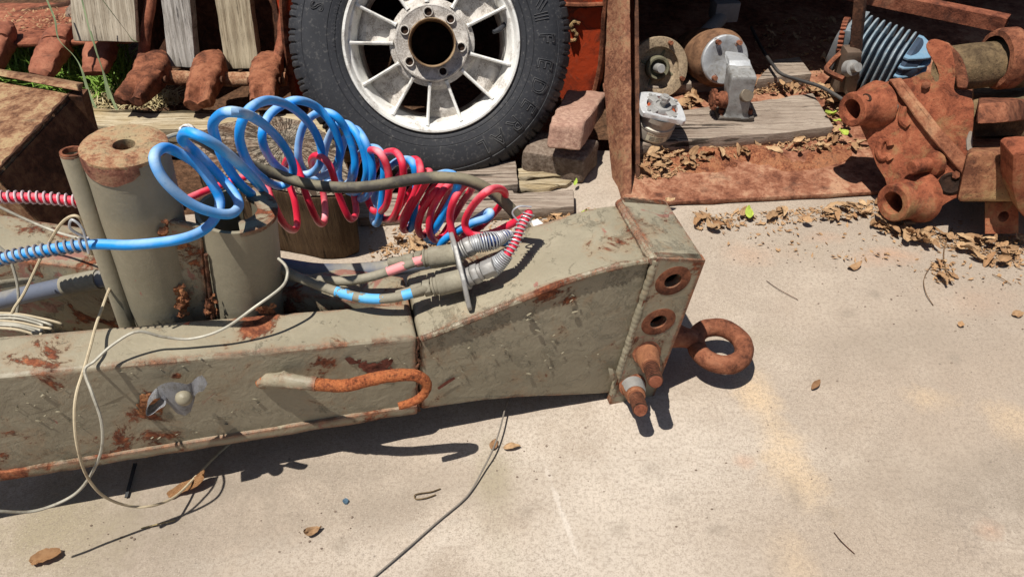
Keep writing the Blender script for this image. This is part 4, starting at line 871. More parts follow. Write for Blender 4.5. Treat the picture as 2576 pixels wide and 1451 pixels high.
# log
LT = .182
top = [(476,392),(478,348),(500,326),(548,306),(620,292),(700,286),(770,300),(826,334),(860,384),(882,440),(890,482),(845,498),(780,500),(720,486),(640,470),(540,440)]
b = B(); pts = [G(x, y, LT+ (y-480)*-.00006) for x, y in top]
c0 = sum(pts, V())/len(pts)
b.prism([V((p.x, p.y, 0.0)) for p in pts], (0,0,LT)); 
for v in b.bm.verts:
    if v.co.z < .05:
        v.co.x += (c0.x-v.co.x)*.06; v.co.y += .012 if v.co.y < c0.y else 0
b.bevel(.006, 2).sub(length=.03).rough(.004, 16, 4)
lg = obj('sawn_log', b, m_log_shade); tag(lg, 'short sawn log with cracked growth rings on its cut end, under the blue coil', 'log')
b = B(); cc = sum(pts, V())/len(pts)
inn = [cc.lerp(p, .985)+V((0,0,LT-p.z+.0045)) for p in pts]; b.face(inn); bmesh.ops.triangulate(b.bm, faces=b.bm.faces[:]); b.sub(length=.03); b.rough(.0012, 30, 2); obj('cut_end', b, m_log, lg)
# bricks / blocks wedged under the wheel
def brickm(name, a, c):
    m = M(name); f = m.noise(90, 6, .7); g = m.noise(12, 5, .6); col = m.mix(m.ramp(g, .35, .65), a, c); col = m.mix(m.ramp(f, .4, .6), mul(c, .8), col)
    m.bump(f, .7, .004).bump(g, .4, .008); return m.out(col, .92, 0, .15)
m_brick = brickm('pinkish_block', C(188,156,136), C(160,124,108)); m_block = brickm('grey_block', C(150,136,122), C(112,96,84))
def hexpx(name, label, catg, bot, topp, mat, seed=1, bev=.006, amp=.003, group=None):
    b = B(); b.hexa(bot+topp); b.bevel(bev, 3).sub(length=.02).rough(amp, 30, seed); return tag(obj(name, b, mat), label, catg, group)
# lower block lies on the ground, upper block is propped on it
def boxat(c, size, yaw=0, pitch=0, roll=0):
    from mathutils import Euler
    return V(c), size, Euler((pitch, roll, yaw)).to_quaternion()
zl = .075
P4 = [(1312,378),(1470,402),(1508,352),(1350,325)]
lo = [G(x, y, zl) for x, y in P4]
b = B(); b.hexa([p-V((0,0,zl+.0)) for p in lo]+lo); b.bevel(.012,3).sub(length=.02).rough(.004, 25, 2); tag(obj('stone_block', b, m_block), 'dark weathered block lying under the pinkish brick', 'block')
up = [Y(1376,372,1.62), Y(1462,382,1.60), Y(1520,284,1.86), Y(1440,280,1.87)]
tp = [Y(1380,312,1.64), Y(1468,312,1.62), Y(1526,232,1.90), Y(1428,224,1.90)]
b = B(); b.hexa(up+tp); b.bevel(.008,3).sub(length=.018).rough(.0035, 30, 5); tag(obj('brick', b, m_brick), 'pinkish solid brick wedged against the tyre, half in its shadow', 'brick')
# ------------------------------------------------------------------ left: rusty hopper box
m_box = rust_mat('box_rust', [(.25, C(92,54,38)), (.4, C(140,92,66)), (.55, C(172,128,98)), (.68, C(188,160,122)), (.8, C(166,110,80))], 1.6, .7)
m_box_shade = rust_mat('box_side_shade', [(.3, C(66,38,26)), (.5, C(108,66,46)), (.7, C(138,96,68))], 1.6, .7)  # darker copy of the box rust, shade painted into the side away from the sun
zt = .30
r1, r2 = G(176,233,zt), G(-20,440,zt); l1, l2 = G(-330,150,zt-.02), G(-420,330,zt-.02)
dn = V((.02,0,-zt-.02)); out = V((.075,.02,-zt+.0))
b = B(); b.hexa([l2+V((0,0,-zt)), r2+out, r1+out, l1+V((0,0,-zt)), l2, r2, r1, l1]); b.bevel(.006,2).sub(length=.05).rough(.0025, 18, 3)
hb_ = obj('rusty_hopper', b, m_box); tag(hb_, 'brown rusty steel hopper box with flanged rim, behind the red ribbed hose', 'steel box')
b = B(); b.hexa([G(-330,128,zt-.01), G(206,232,zt-.01)-V((0,0,.0)), G(208,214,zt-.01)+V((0,.01,0)), G(-330,118,zt-.01), G(-330,128,zt+.016), G(200,230,zt+.016), G(190,212,zt+.016), G(-330,118,zt+.016)]); b.bevel(.003,2).sub(length=.04).rough(.002, 30, 1); 
obj('rim_flange', b, m_box, hb_)
b = B(); e0, e1 = G(207,236,zt), Y(236,390,1.62); e1 = Y(232,420,r1.y+.02)
b.hexa([e1+V((-.03,0,-.1)), e1+V((.012,0,-.1)), e1+V((.012,.025,-.1)), e1+V((-.03,.025,-.1)), e0+V((-.03,-.012,0)), e0+V((.004,-.012,0)), e0+V((.004,.02,0)), e0+V((-.03,.02,0))]); b.sub(length=.04).rough(.0015, 30, 1); obj('corner_flange', b, m_box_shade, hb_)
b = B(); pp = [r2.lerp(r1, i/30)+V((.002,0,.0)) for i in range(31)]; b.tube(pp, lambda t: .004+.0015*math.sin(t*50), 7); b.rough(.002, 60, 3); obj('ridge_scale', b, m_rust_dark, hb_)
b = B(); 
def sidept(t, h): 
    q = r2.lerp(r1, t); return q+out*h
# shade put into the colour: a darker sheet, a hair proud of the side
b.prism([sidept(.02,.03)+V((.0025,0,0)), sidept(.97,.03)+V((.0025,0,0)), sidept(.97,.98)+V((.0025,0,0)), sidept(.02,.98)+V((.0025,0,0))], (.002,-.001,0)); obj('side_sheet', b, m_box_shade, hb_)
# ------------------------------------------------------------------ left: toothed buckets and boards
def tooth_mesh(secs, seed, split=False):
    """secs: (x px, y px, depth, half width, half thickness, sideways shear)"""
    b = B(); ctr = [Y(x, y, d) for x, y, d, *_ in secs]; rings = []
    for i, (x, y, d, hw, ht, *z) in enumerate(secs):
        t = (ctr[min(i+1, len(ctr)-1)]-ctr[max(i-1, 0)]).normalized(); u = V((1,0,0)); u = (u-t*u.dot(t)).normalized(); n = u.cross(t)
        if n.z < 0: n = -n
        ring = []
        for k in range(20):
            a = 2*math.pi*k/20; cx, sx = math.cos(a), math.sin(a)
            px = math.copysign(abs(cx)**.42, cx)*hw; pz = math.copysign(abs(sx)**.42, sx)*ht*(1-.18*abs(cx))
            if split and i >= len(secs)-3 and sx > .3: pz -= math.exp(-(px/(hw*.42))**2)*ht*(.55 if i == len(secs)-3 else 1.1)
            ring.append(ctr[i]+u*px+n*pz)
        rings.append(ring)
    b.loft(rings); b.sub(length=.010); b.rough(.0034, 30, seed); b.rough(.0022, 95, seed+3)
    tip = ctr[-1]
    for v in b.bm.verts:
        k = max(0, 1-(v.co-tip).length/.06)
        if k and split: v.co += (ctr[-1]-ctr[-2]).normalized()*noise.noise((v.co+V((seed,0,0)))*38)*.030*k
    return b
SB = thing('toothed_bucket', 'brown rusty narrow digger bucket with three worn teeth, boards standing in it', 'digger bucket', Y(520,200,2.2)*1)
b = B(); b.tube(cat([Y(410,196,2.06),Y(470,197,2.06),Y(540,200,2.06),Y(640,200,2.06),Y(720,200,2.06)],6), .021, 14, flat=.8); b.rough(.003, 40, 2); obj('lip_bar', b, rust_mat('lip_rust', [(.3, C(128,74,50)), (.5, C(176,122,92)), (.7, C(206,168,140))], 2), SB)
for ax_, tip, tw, sd, ad in (((388,165),(322,252),.041,1,.046),((530,165),(497,262),.038,2,.045),((676,168),(662,258),.036,3,.043)):
    A = V(ax_); T = V(tip); 
    secs = [(A.x+4,A.y-14,2.14,ad*.8,.030),(A.x,A.y,2.09,ad,.036),(A.x-6,A.y+18,2.05,ad,.036),(A.x-9,A.y+30,2.02,ad*.96,.035),(A.x-12,A.y+38,2.005,ad*.70,.026)]
    obj('tooth_adapter', tooth_mesh(secs, sd), m_rust, SB)
    s0 = V((A.x-10, A.y+30)); q = lambda t: s0.lerp(T, t)
    secs = [(q(0).x,q(0).y,2.02,tw*1.12,.035),(q(.3).x,q(.3).y,1.985,tw*1.06,.035),(q(.6).x,q(.6).y,1.945,tw,.031),(q(.85).x,q(.85).y,1.91,tw*.97,.025),(T.x,T.y,1.89,tw*.95,.015)]
    bt = obj('bucket_tooth', tooth_mesh(secs, sd+5, True), m_rust, SB)
    pc_ = Y(q(.10).x, q(.10).y, 2.01); b = B(); b.cyl(pc_-V((tw*1.3,0,0)), pc_+V((tw*1.3,0,0)), .0105, None, 12); b.rough(.0012, 60, sd); obj('tooth_pin', b, m_rust_dark, bt)
for pts, r in (([(362,168,2.10),(363,120,2.13),(370,60,2.16),(378,10,2.19),(384,-40,2.22)], .0155), ([(690,170,2.10),(703,130,2.12),(712,85,2.15),(708,30,2.19),(700,-40,2.23)], .0155)):
    b = B(); b.tube(cat([Y(*p) for p in pts], 6), lambda t: r*(1.9-.9*min(1,t*5)), 12); b.rough(.0015, 50, 3); obj('side_edge', b, m_rust_red, SB)
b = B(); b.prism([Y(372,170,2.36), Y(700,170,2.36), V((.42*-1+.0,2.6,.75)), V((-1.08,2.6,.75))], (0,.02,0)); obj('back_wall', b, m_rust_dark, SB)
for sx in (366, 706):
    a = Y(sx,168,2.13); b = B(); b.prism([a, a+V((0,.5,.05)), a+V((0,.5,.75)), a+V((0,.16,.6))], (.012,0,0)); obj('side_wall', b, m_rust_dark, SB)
LB = thing('toothed_bucket', 'red brown bucket lip at far left with two rounded teeth over the grass', 'digger bucket', Y(150,120,2.3))
b = B(); b.hexa([Y(-160,128,2.21), Y(332,112,2.21), Y(340,14,2.62), Y(-160,20,2.62), Y(-160,118,2.21), Y(332,102,2.21), Y(340,4,2.62), Y(-160,10,2.62)]); b.bevel(.004,2).sub(length=.04).rough(.005, 14, 3); obj('lip_plate', b, m_rust_red, LB)
m_tooth = rust_mat('tooth_rust', [(.25, C(120,60,44)), (.5, C(160,88,66)), (.75, C(184,112,88))], .8, .4)
for A, T, d0 in (((150,98),(98,192),2.22),((262,98),(238,186),2.22),((4,92),(-40,190),2.22)):
    A, T = V(A), V(T)
    obj('tooth_adapter', tooth_mesh([(A.x+8,A.y-22,2.29,.030,.020),(A.x,A.y-6,2.24,.038,.028),(A.x-10,A.y+14,2.19,.036,.028)], 3), m_tooth, LB)
    q = lambda t: V((A.x-6,A.y+14)).lerp(T, t)
    obj('bucket_tooth', tooth_mesh([(q(0).x,q(0).y,2.2,.043,.032),(q(.35).x,q(.35).y,2.16,.041,.032),(q(.65).x,q(.65).y,2.12,.038,.026),(q(.9).x,q(.9).y,2.09,.036,.018),(T.x,T.y,2.08,.030,.010)], 8, False), m_tooth, LB)
def board(name, label, bl, br_, tl, tr, d0, d1, th, mat, seed):
    a, c = Y(*bl, d0), Y(*br_, d0); e, f_ = Y(*tl, d1), Y(*tr, d1); k = 3.0
    e, f_ = a+(e-a)*k, c+(f_-c)*k; n = (c-a).cross(e-a).normalized()
    if n.y < 0: n = -n
    b = B(); b.hexa([a, c, c+n*th, a+n*th, e, f_, f_+n*th, e+n*th]); b.bevel(.003,2).sub(length=.035).rough(.002, 24, seed); return tag(obj(name, b, mat), label, 'board', 'weathered boards standing among the buckets')
wv = lambda nm, l, d, **k: wood_mat(nm, l, d, (0,1,1), **k)
m_b1 = wv('smooth_board', (.46,.40,.31), (.22,.175,.125)); m_b2 = wv('silver_board', (.50,.47,.43), (.20,.18,.155), scale=1.3); m_b3 = wv('tan_board', (.48,.41,.29), (.24,.19,.125))
board('weathered_board', 'widest grey brown board, its square end over the left bucket', (184,104), (343,106), (176,0), (338,0), 2.10, 2.15, .022, m_b1, 1)
board('weathered_board', 'silver grey cracked board standing between bucket edge rod and tan board', (423,168), (492,172), (405,0), (478,0), 2.14, 2.20, .045, m_b2, 2)
board('weathered_board', 'tan board nearest the tyre, standing in the toothed bucket', (567,175), (652,171), (540,0), (628,0), 2.14, 2.20, .04, m_b3, 3)
# ------------------------------------------------------------------ orange bucket behind the wheel
def chipped_orange():
    m = M('orange_paint'); a = m.noise(9, 9, .74, .8); f = m.noise(60, 5, .7)
    col = m.mix(m.ramp(a, .48, .56), C(206,78,40), C(118,62,44)); col = m.mix(m.ramp(m.noise(5, 6, .7), .5, .7), col, C(96,48,36)); col = m.mix(m.math('MULTIPLY', m.ramp(f, .55, .7), .4), col, C(170,100,76))
    m.bump(a, .5, .004).bump(f, .4, .002); return m.out(col, .7, 0, .3)
m_or = chipped_orange()
OB = thing('orange_bucket', 'faded orange rust streaked bucket standing behind the leaning wheel', 'digger bucket', V((-.05,2.15,-.06)))
od = 2.13
for pts in ([(710,-200),(830,-200),(815,100),(830,285),(800,300),(745,285),(722,165)], [(1405,-200),(1545,-200),(1525,20),(1516,150),(1497,240),(1430,262),(1398,240)]):
    b = B(); b.prism([Y(x, y, od) for x, y in pts], (0,.02,0)); b.bevel(.003,1).sub(length=.05).rough(.003, 12, 3); obj('front_sheet', b, m_or, OB)
b = B(); b.prism([V((-.62,2.75,-.06)), V((.36,2.75,-.06)), V((.36,2.75,.72)), V((-.62,2.75,.72))], (0,.02,0)); obj('dark_back_sheet', b, m_dark_in, OB)  # dark coloured sheet added so the wheel openings look shaded
b = B(); b.prism([V((-.62,1.97,.69)), V((-.06,1.97,.69)), V((-.06,2.16,.70)), V((.30,2.16,.70)), V((.36,2.78,.72)), V((-.62,2.78,.72))], (0,0,.02)); obj('sun_block_sheet', b, m_dark_in, OB)  # unseen sheet added to keep the sun off the space behind the wheel
for pts in ([(712,-200),(712,0),(726,160),(752,290)], [(1543,-200),(1524,20),(1514,150),(1496,240)]):
    b = B(); P = cat([Y(x, y, od-.008) for x, y in pts], 8); b.tube(P, .012, 8, flat=.8); b.rough(.002, 40, 3); obj('edge_strip', b, m_rust, OB)
b = B(); P = cat([Y(x, y, od-.006) for x, y in [(1418,12),(1460,14),(1520,12)]], 8); b.tube(P, .008, 8); obj('edge_strip', b, m_rust, OB)
b = B(); P = cat([Y(x, y, od-.002) for x, y in [(1458,60),(1448,55),(1440,58),(1438,72),(1446,80),(1450,92),(1444,102),(1434,103)]], 6); b.tube(P, lambda t: .0062+.0012*math.sin(t*40), 8); obj('welded_numeral', b, rust_mat('weld_num', [(.3, C(150,110,70)), (.5, C(200,170,120)), (.7, C(170,110,70))], 4), OB)
for sx, X in ((-1, Y(725,160,od).x), (1, Y(1516,150,od).x)):
    b = B(); b.prism([V((X,od+.015,-.05)), V((X,od+.6,-.05)), V((X,od+.6,.8)), V((X,od+.02,.8))], (.014*-sx,0,0)); obj('side_sheet', b, m_or, OB)
# ------------------------------------------------------------------ big loader bucket at right
RB = thing('loader_bucket', 'wide brown rusty loader bucket, open towards us, scrap machinery lying in it', 'loader bucket', G(1900,480,0))
fl = [G(1570,522,.0), G(1600,527,0), G(2236,492,0), G(2900,470,0)]
b = B(); b.prism([V((p.x,p.y,.002)) for p in [G(1566,500,0), G(1580,526,0), G(2236,493,0), V((2.2,1.62,0)), V((2.2,3.0,0)), V((.27,3.0,0))]], (0,0,.014)); b.bevel(.005,2).sub(length=.06).rough(.003, 18, 2); obj('floor_plate', b, rust_mat('floor_rust', [(.25, C(104,54,38)), (.42, C(150,88,64)), (.56, C(176,116,92)), (.72, C(196,146,120))], 1.3, .8), RB)
secs = []
for (xr, xl, xb, y, d) in ((1588,1563,1549,524,1.525),(1590,1571,1541,470,1.575),(1590,1571,1527,330,1.68),(1589,1570,1518,210,1.76),(1587,1570,1524,90,1.84),(1586,1570,1530,-40,1.92),(1585,1570,1534,-260,2.02)):
    secs.append([Y(xr,y,d), Y(xl,y,d), Y(xb,y,d+.06), Y(xb+20,y,d+.06)])
b = B(); b.loft(secs); b.bevel(.002,1).sub(length=.03).rough(.0018, 40, 5); obj('side_cutter', b, rust_mat('cutter_rust', [(.25, C(98,56,40)), (.45, C(142,86,64)), (.6, C(168,116,88)), (.75, C(150,120,90))], 2.2, .8), RB)
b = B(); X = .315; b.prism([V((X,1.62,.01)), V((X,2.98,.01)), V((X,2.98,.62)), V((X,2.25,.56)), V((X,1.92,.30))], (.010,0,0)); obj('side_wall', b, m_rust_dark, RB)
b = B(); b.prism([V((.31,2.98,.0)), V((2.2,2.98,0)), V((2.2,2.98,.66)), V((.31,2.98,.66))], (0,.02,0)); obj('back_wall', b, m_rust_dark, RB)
b = B(); b.hexa([V((.28,2.03,.56)), V((1.05,2.13,.56)), V((1.05,3.0,.64)), V((.28,3.0,.64)), V((.28,2.03,.58)), V((1.05,2.13,.58)), V((1.05,3.0,.66)), V((.28,3.0,.66))]); obj('top_plate', b, m_rust_dark, RB)  # this and the next plate are unseen, placed to shade the bucket's inside
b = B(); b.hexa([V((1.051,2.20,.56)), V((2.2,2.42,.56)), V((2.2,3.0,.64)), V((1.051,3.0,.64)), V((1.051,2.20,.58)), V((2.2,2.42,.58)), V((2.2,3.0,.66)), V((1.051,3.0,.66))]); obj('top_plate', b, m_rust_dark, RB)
# red dirt and scale on the bucket floor
b = B(); nx, ny = 70, 18
g = {}
for i in range(nx+1):
    for j in range(ny+1):
        u, v = i/nx, j/ny; p = G(1620+u*600-v*30, 452-u*26-v*(92-u*10), .016); e = min(u, 1-u)*6; e2 = min(v, 1-v)*3
        h = max(0, min(1,e)*min(1,e2)*.020*(.5+.9*noise.fractal(p*14, 1, 2, 5))-.003); g[i,j] = b.bm.verts.new(p+V((0,0,h-.002)))
for i in range(nx):
    for j in range(ny): b.bm.faces.new((g[i,j], g[i+1,j], g[i+1,j+1], g[i,j+1]))
o = obj('red_dirt', b, rust_mat('red_dirt', [(.3, C(112,58,36)), (.45, C(168,92,58)), (.6, C(200,128,86)), (.75, C(150,92,70))], 3, 1.6)); kind(o, 'stuff'); tag(o, 'crumbled red dirt and rust scale on the loader bucket floor', 'dirt')
timber('timber_plank', 'grey brown plank in the loader bucket under the alternator and gearbox', 'plank', ((1597,366),(2098,320)), ((1600,292),(2046,235)), .052, .012, m_w3, 11, .0025)
timber('timber_plank', 'shorter timber lying in shade behind the gearbox', 'plank', ((1600,222),(1900,200)), ((1640,176),(1880,158)), .045, .012, m_w3, 12, .0025)
timber('timber_plank', 'dark timber offcut in the bucket right of the gearbox', 'plank', ((1905,202),(2043,186)), ((1950,150),(2012,142)), .05, .012, m_w3, 13, .0025)
# ------------------------------------------------------------------ flange motor (left, half hidden by the bucket side)
m_cream = metal_mat('chipped_cream_paint', C(186,164,134), C(66,52,42), 1.15, 0, .7, .6, 1.5)
m_olive = metal_mat('greenish_recess', C(112,108,86), C(70,58,46), .6, .1, .7, .6, 1.4)
mc = Y(1656,172,2.06); ma = (Y(1668,200,1.98)-Y(1640,112,2.26)); ma = (V((.10,-.80,.34))).normalized()
FM = thing('flange_motor', 'cream flanged electric motor with chipped paint, behind the alternator', 'electric motor', V((mc.x, mc.y, .05)))
b = B(); b.lathe([(.0001,-.28),(.052,-.28),(.060,-.26),(.064,-.03),(.082,-.02)], mc, ma, 48); obj('motor_body', b, metal_mat('grey_body', C(190,188,184), C(130,120,112), .5, .1, .6), FM)
b = B(); b.lathe([(.082,-.022),(.0865,-.018),(.0875,.0),(.0855,.004),(.066,.005),(.060,.003),(.0585,-.010),(.050,-.016),(.034,-.018)], mc, ma, 64); b.rough(.0008, 60, 2); obj('flange', b, m_cream, FM)
b = B(); b.lathe([(.036,-.030),(.0345,.000),(.0300,.004),(.0250,.003),(.0235,-.020),(.0001,-.024)], mc, ma, 40); obj('bearing_boss', b, m_olive, FM)
b = B(); b.lathe([(.059,-.030),(.034,-.030)], mc, ma, 48); obj('recess', b, m_olive, FM)
mu = ma.orthogonal().normalized(); mu = (V((0,0,1))-ma*ma.z).normalized(); mw = ma.cross(mu)
for k in range(4):
    a = R(45+90*k+20); d = mu*math.cos(a)+mw*math.sin(a)
    b = B(); b.tube([mc+d*.034-ma*.02, mc+d*.060-ma*.018], .0055, 8); obj('web', b, m_olive, FM)
    b = B(); b.lathe([(.0001,.020),(.006,.020),(.0065,.004),(.0065,.0)], mc+d*.075, ma, 12); obj('stud', b, m_rust, FM)
b = B(); b.lathe([(.0001,.030),(.011,.030),(.0135,.026),(.0135,-.02)], mc, ma, 20); obj('shaft', b, m_galv, FM)
# ------------------------------------------------------------------ alternator
ac = G(1640,336,.053); at = Y(1648,236,ac.y+.0); aa = V((.16,-.12,1)).normalized()
hA = .088
AL = thing('alternator', 'bright aluminium alternator standing on the plank with a sticker on its casing', 'alternator', ac)
b = B(); b.lathe([(.0001,0),(.040,0),(.047,.004),(.049,.012),(.049,.036),(.0505,.038),(.0505,.044),(.047,.046),(.047,.062),(.052,.064),(.0525,hA-.010)], ac, aa, 48); obj('casing', b, metal_mat('casing_steel', C(190,180,166), C(140,124,108), .4, .3, .5), AL)
au = (V((1,0,0))-aa*aa.x).normalized(); av = aa.cross(au)
def ap(u, v, h): return ac+aa*h+au*u+av*v
outl = [(-.058,.040),(-.040,.052),(-.010,.055),(.020,.050),(.044,.034),(.054,.006),(.058,-.040),(.050,-.052),(.038,-.050),(.0,-.047),(-.040,-.040),(-.056,-.034),(-.060,.0)]
outl = [(p.x, p.y) for p in cat([V((x,y,0)) for x, y in outl], 3, True)]
# end cover with four windows: outer ring, hub and four arms
b = B(); n = len(outl); rin = [(.041*math.cos(math.atan2(y,x)), .041*math.sin(math.atan2(y,x))) for x, y in outl]
b.loft([[ap(x,y,hA-.012) for x,y in outl],[ap(x,y,hA) for x,y in outl],[ap(x*.97,y*.97,hA+.002) for x,y in outl],[ap(x,y,hA+.002) for x,y in rin],[ap(x,y,hA-.010) for x,y in rin]], cap=False)
obj('end_cover', b, metal_mat('bright_aluminium', C(214,214,214), C(168,164,158), .3, .35, .42, .2), AL)
b = B(); b.lathe([(.030,hA-.010),(.027,hA+.001),(.024,hA+.006),(.018,hA+.007),(.0165,hA+.003),(.0001,hA+.003)], ac, aa, 32); obj('hub', b, m_galv, AL)
for a in (35, 125, 215, 305):
    d = au*math.cos(R(a))+av*math.sin(R(a)); t = aa.cross(d); b = B()
    b.hexa([ac+aa*(hA-.012)+d*.022-t*.011, ac+aa*(hA-.012)+d*.045-t*.016, ac+aa*(hA-.012)+d*.045+t*.016, ac+aa*(hA-.012)+d*.022+t*.011, ac+aa*(hA+.003)+d*.022-t*.011, ac+aa*(hA+.0035)+d*.045-t*.016, ac+aa*(hA+.0035)+d*.045+t*.016, ac+aa*(hA+.003)+d*.022+t*.011]); b.bevel(.002,2); obj('cover_arm', b, m_galv, AL)
    b = B(); b.lathe([(.0001,hA+.0055),(.0045,hA+.006),(.005,hA+.003)], ac+d*.0475, aa, 12); obj('screw', b, m_galv, AL)
b = B(); b.lathe([(.0001,hA-.018),(.041,hA-.018)], ac, aa, 32); obj('inner_floor', b, m_dark_in, AL)
b = B(); P = [ac+aa*(hA-.012)+(au*math.cos(2*math.pi*k/32)+av*math.sin(2*math.pi*k/32))*.034 for k in range(32)]; b.tube(P, .0052, 8, closed=True); obj('copper_winding', b, metal_mat('copper', C(196,92,50), C(140,40,30), .5, .5, .4), AL)
b = B(); b.lathe([(.0085,hA+.003),(.0085,hA+.016),(.0125,hA+.017),(.0125,hA+.021),(.0075,hA+.022),(.0075,hA+.034),(.0001,hA+.034)], ac, aa, 20); obj('shaft', b, m_galv, AL)
b = B(); b.lathe([(.0132,hA+.021),(.0132,hA+.030),(.0115,hA+.032),(.0078,hA+.032)], ac, aa, 6); obj('shaft_nut', b, m_galv, AL)
# sticker on the casing
m_stk = M('sticker').out(C(205,196,170), .5); m_ink = M('red_ink').out(C(150,40,36), .6); m_ink2 = M('black_ink').out(C(70,60,56), .6)
b = B(); rows = []
def sp_(deg, h, r=.0497): a = R(deg); return ac+aa*h+(au*math.cos(a)+av*math.sin(a))*r
for k in range(13): rows.append([sp_(-122+k*68/12, .010), sp_(-122+k*68/12, .035)])
b.loft(rows, cap=False, closed=False); stk = obj('sticker', b, m_stk, AL)
for txt, h, sz, mm in (('AUSSIE ENGINEERING', .0285, .0062, m_ink), ('12 VOLT ALTERNATOR', .0225, .0042, m_ink2), ('85 AMP  NEG EARTH', .0175, .0042, m_ink2), ('MADE IN AUSTRALIA', .0130, .0034, m_ink)):
    if mm is m_ink2 or 'MADE' in txt: continue
    x = letters(txt, sz, None, .00005)
    for v in x.bm.verts:
        a = -90+math.degrees(v.co.x/.05); v.co = sp_(a, h+v.co.y, .0501)
    obj('sticker_text', x, mm, stk, smooth=0)
for h in (.0225,.0180,.0135):
    for s0, s1 in ((-112,-95),(-93,-80),(-78,-68)):
        b = B(); b.loft([[sp_(s0+(s1-s0)*k/5, h, .0501), sp_(s0+(s1-s0)*k/5, h+.0016, .0501)] for k in range(6)], cap=False, closed=False); obj('sticker_line', b, m_ink2, stk)
# ------------------------------------------------------------------ gear motor
gc = Y(1820,150,2.02); ga = V((.12,-.78,.30)).normalized(); gf = G(1845,292,.053)
GM = thing('gear_motor', 'brown motor with a grey aluminium gearbox and small sprocket, standing on the plank', 'gear motor', gf)
b = B(); b.lathe([(.0001,-.24),(.05,-.24),(.068,-.225),(.074,-.20),(.076,-.06),(.080,-.055),(.080,-.030),(.074,-.012),(.066,.002)], gc, ga, 56); b.rough(.0008, 50, 3); obj('motor_body', b, rust_mat('motor_brown', [(.3, C(84,56,42)), (.5, C(126,88,66)), (.7, C(156,112,84))], 1, .5), GM)
b = B(); b.lathe([(.066,.0),(.0675,.004),(.067,.012),(.064,.015),(.052,.016),(.046,.013),(.0001,.012)], gc, ga, 56); b.rough(.0007, 60, 2); obj('flange', b, m_alu, GM)
gu = (V((0,0,1))-ga*ga.z).normalized(); gw_ = ga.cross(gu)
for a in (28, -38, 145, -140):
    d = gu*math.cos(R(a))+gw_*math.sin(R(a)); b = B(); b.lathe([(.0001,.030),(.0065,.030),(.007,.014),(.0105,.014),(.011,.010)], gc+d*.056, ga, 14); obj('flange_bolt', b, m_rust, GM)
# gearbox housing: column from the flange down to a foot on the plank
def gsec(x0, x1, y, d0, d1): return [Y(x0,y,d0), Y(x1,y,d0), Y(x1,y,d1), Y(x0,y,d1)]
b = B(); P0 = gf
col_ = [[V((gf.x+dx*s, gf.y+dy*s2+oy, z)) for dx, dy in ((-1,-1),(1,-1),(1,1),(-1,1))] for s, s2, oy, z in ((.036,.030,.0,.060),(.030,.026,.0,.072),(.030,.028,.0,.10),(.033,.033,.008,.135),(.0335,.036,.012,.176),(.031,.034,.016,.183))]
b.loft(col_); b.bevel(.005,2).sub(length=.012).rough(.0020, 45, 3); obj('gearbox', b, metal_mat('dirty_aluminium', C(158,158,156), C(84,74,62), .7, .25, .6, .6), GM)
b = B(); b.hexa([Y(1822,140,1.97), Y(1876,148,1.97), V((gf.x+.03,gf.y+.02,.175)), V((gf.x-.03,gf.y+.02,.175)), Y(1824,128,2.0), Y(1870,134,2.0), V((gf.x+.028,gf.y+.05,.192)), V((gf.x-.028,gf.y+.05,.192))]); b.bevel(.006,2); obj('neck_rib', b, m_alu, GM)
b = B(); b.box(gf+V((0,.004,.006)), (.098,.066,.014)); b.bevel(.005,3).sub(length=.012).rough(.002, 60, 4); foot = obj('foot', b, metal_mat('oily_foot', C(104,96,88), C(50,42,36), .7, .2, .6), GM)
for sx in (-1,1): b = B(); b.lathe([(.0001,.012),(.0075,.012),(.008,.0),(.011,-.001)], gf+V((.038*sx,-.01,.014)), (0,0,1), 6); obj('foot_bolt', b, m_rust, foot)
b = B(); pc = V((gf.x+.014, gf.y-.024, .130)); pn = V((.25,-.8,.45)).normalized(); b.lathe([(.0001,.008),(.017,.008),(.0185,.006),(.0185,-.008)], pc, pn, 24); obj('round_cover', b, metal_mat('cover_plate', C(128,116,100), C(90,74,60), .5, .2, .6), GM)
b = B(); b.box(V((gf.x+.006, gf.y+.022, .184)), (.034,.012,.004)); b.bevel(.0015,1); obj('name_plate', b, m_galv, GM)
sx0 = V((gf.x-.036, gf.y-.004, .105)); sa = V((-1,-.12,.08)).normalized()
b = B(); b.lathe([(.022,-.006),(.022,.010),(.020,.012),(.0175,.014),(.0175,.034),(.015,.036),(.0001,.036)], sx0, sa, 28); shf = obj('output_hub', b, m_rust, GM)
b = B(); seg = 56; rg = []
su = sa.orthogonal().normalized(); sw = sa.cross(su)
for h in (.026, .033):
    rg.append([sx0+sa*h+(su*math.cos(2*math.pi*k/seg)+sw*math.sin(2*math.pi*k/seg))*(.0285 if k % 4 in (0,1) else .0245) for k in range(seg)])
b.loft(rg); obj('sprocket', b, m_rust, shf)
b = B(); tb = Y(1822,24,2.30); b.box(tb, (.075,.06,.06), Quaternion((0,0,1), .12)); b.bevel(.004,2); b.cyl(tb-V((0,0,.02)), gc-ga*.17+V((0,0,.06)), .022, .022, 16); obj('terminal_box', b, metal_mat('grey_box', C(128,126,124), C(110,110,112), .3, .1, .6), GM)
b = B(); b.tube(cat([Y(1890,70,2.42), Y(1915,120,2.25), Y(1940,158,2.12), Y(1965,186,2.05), Y(2010,202,1.99), Y(2062,218,1.94), Y(2112,246,1.86), Y(2150,275,1.80)], 8), .0050, 12); tag(obj('black_cable', b, plastic_mat('cable_rubber', C(44,42,42), C(84,80,76), .3, .9, .5, .3)), 'black rubber cable running from the timber to the rusty casting', 'cable')
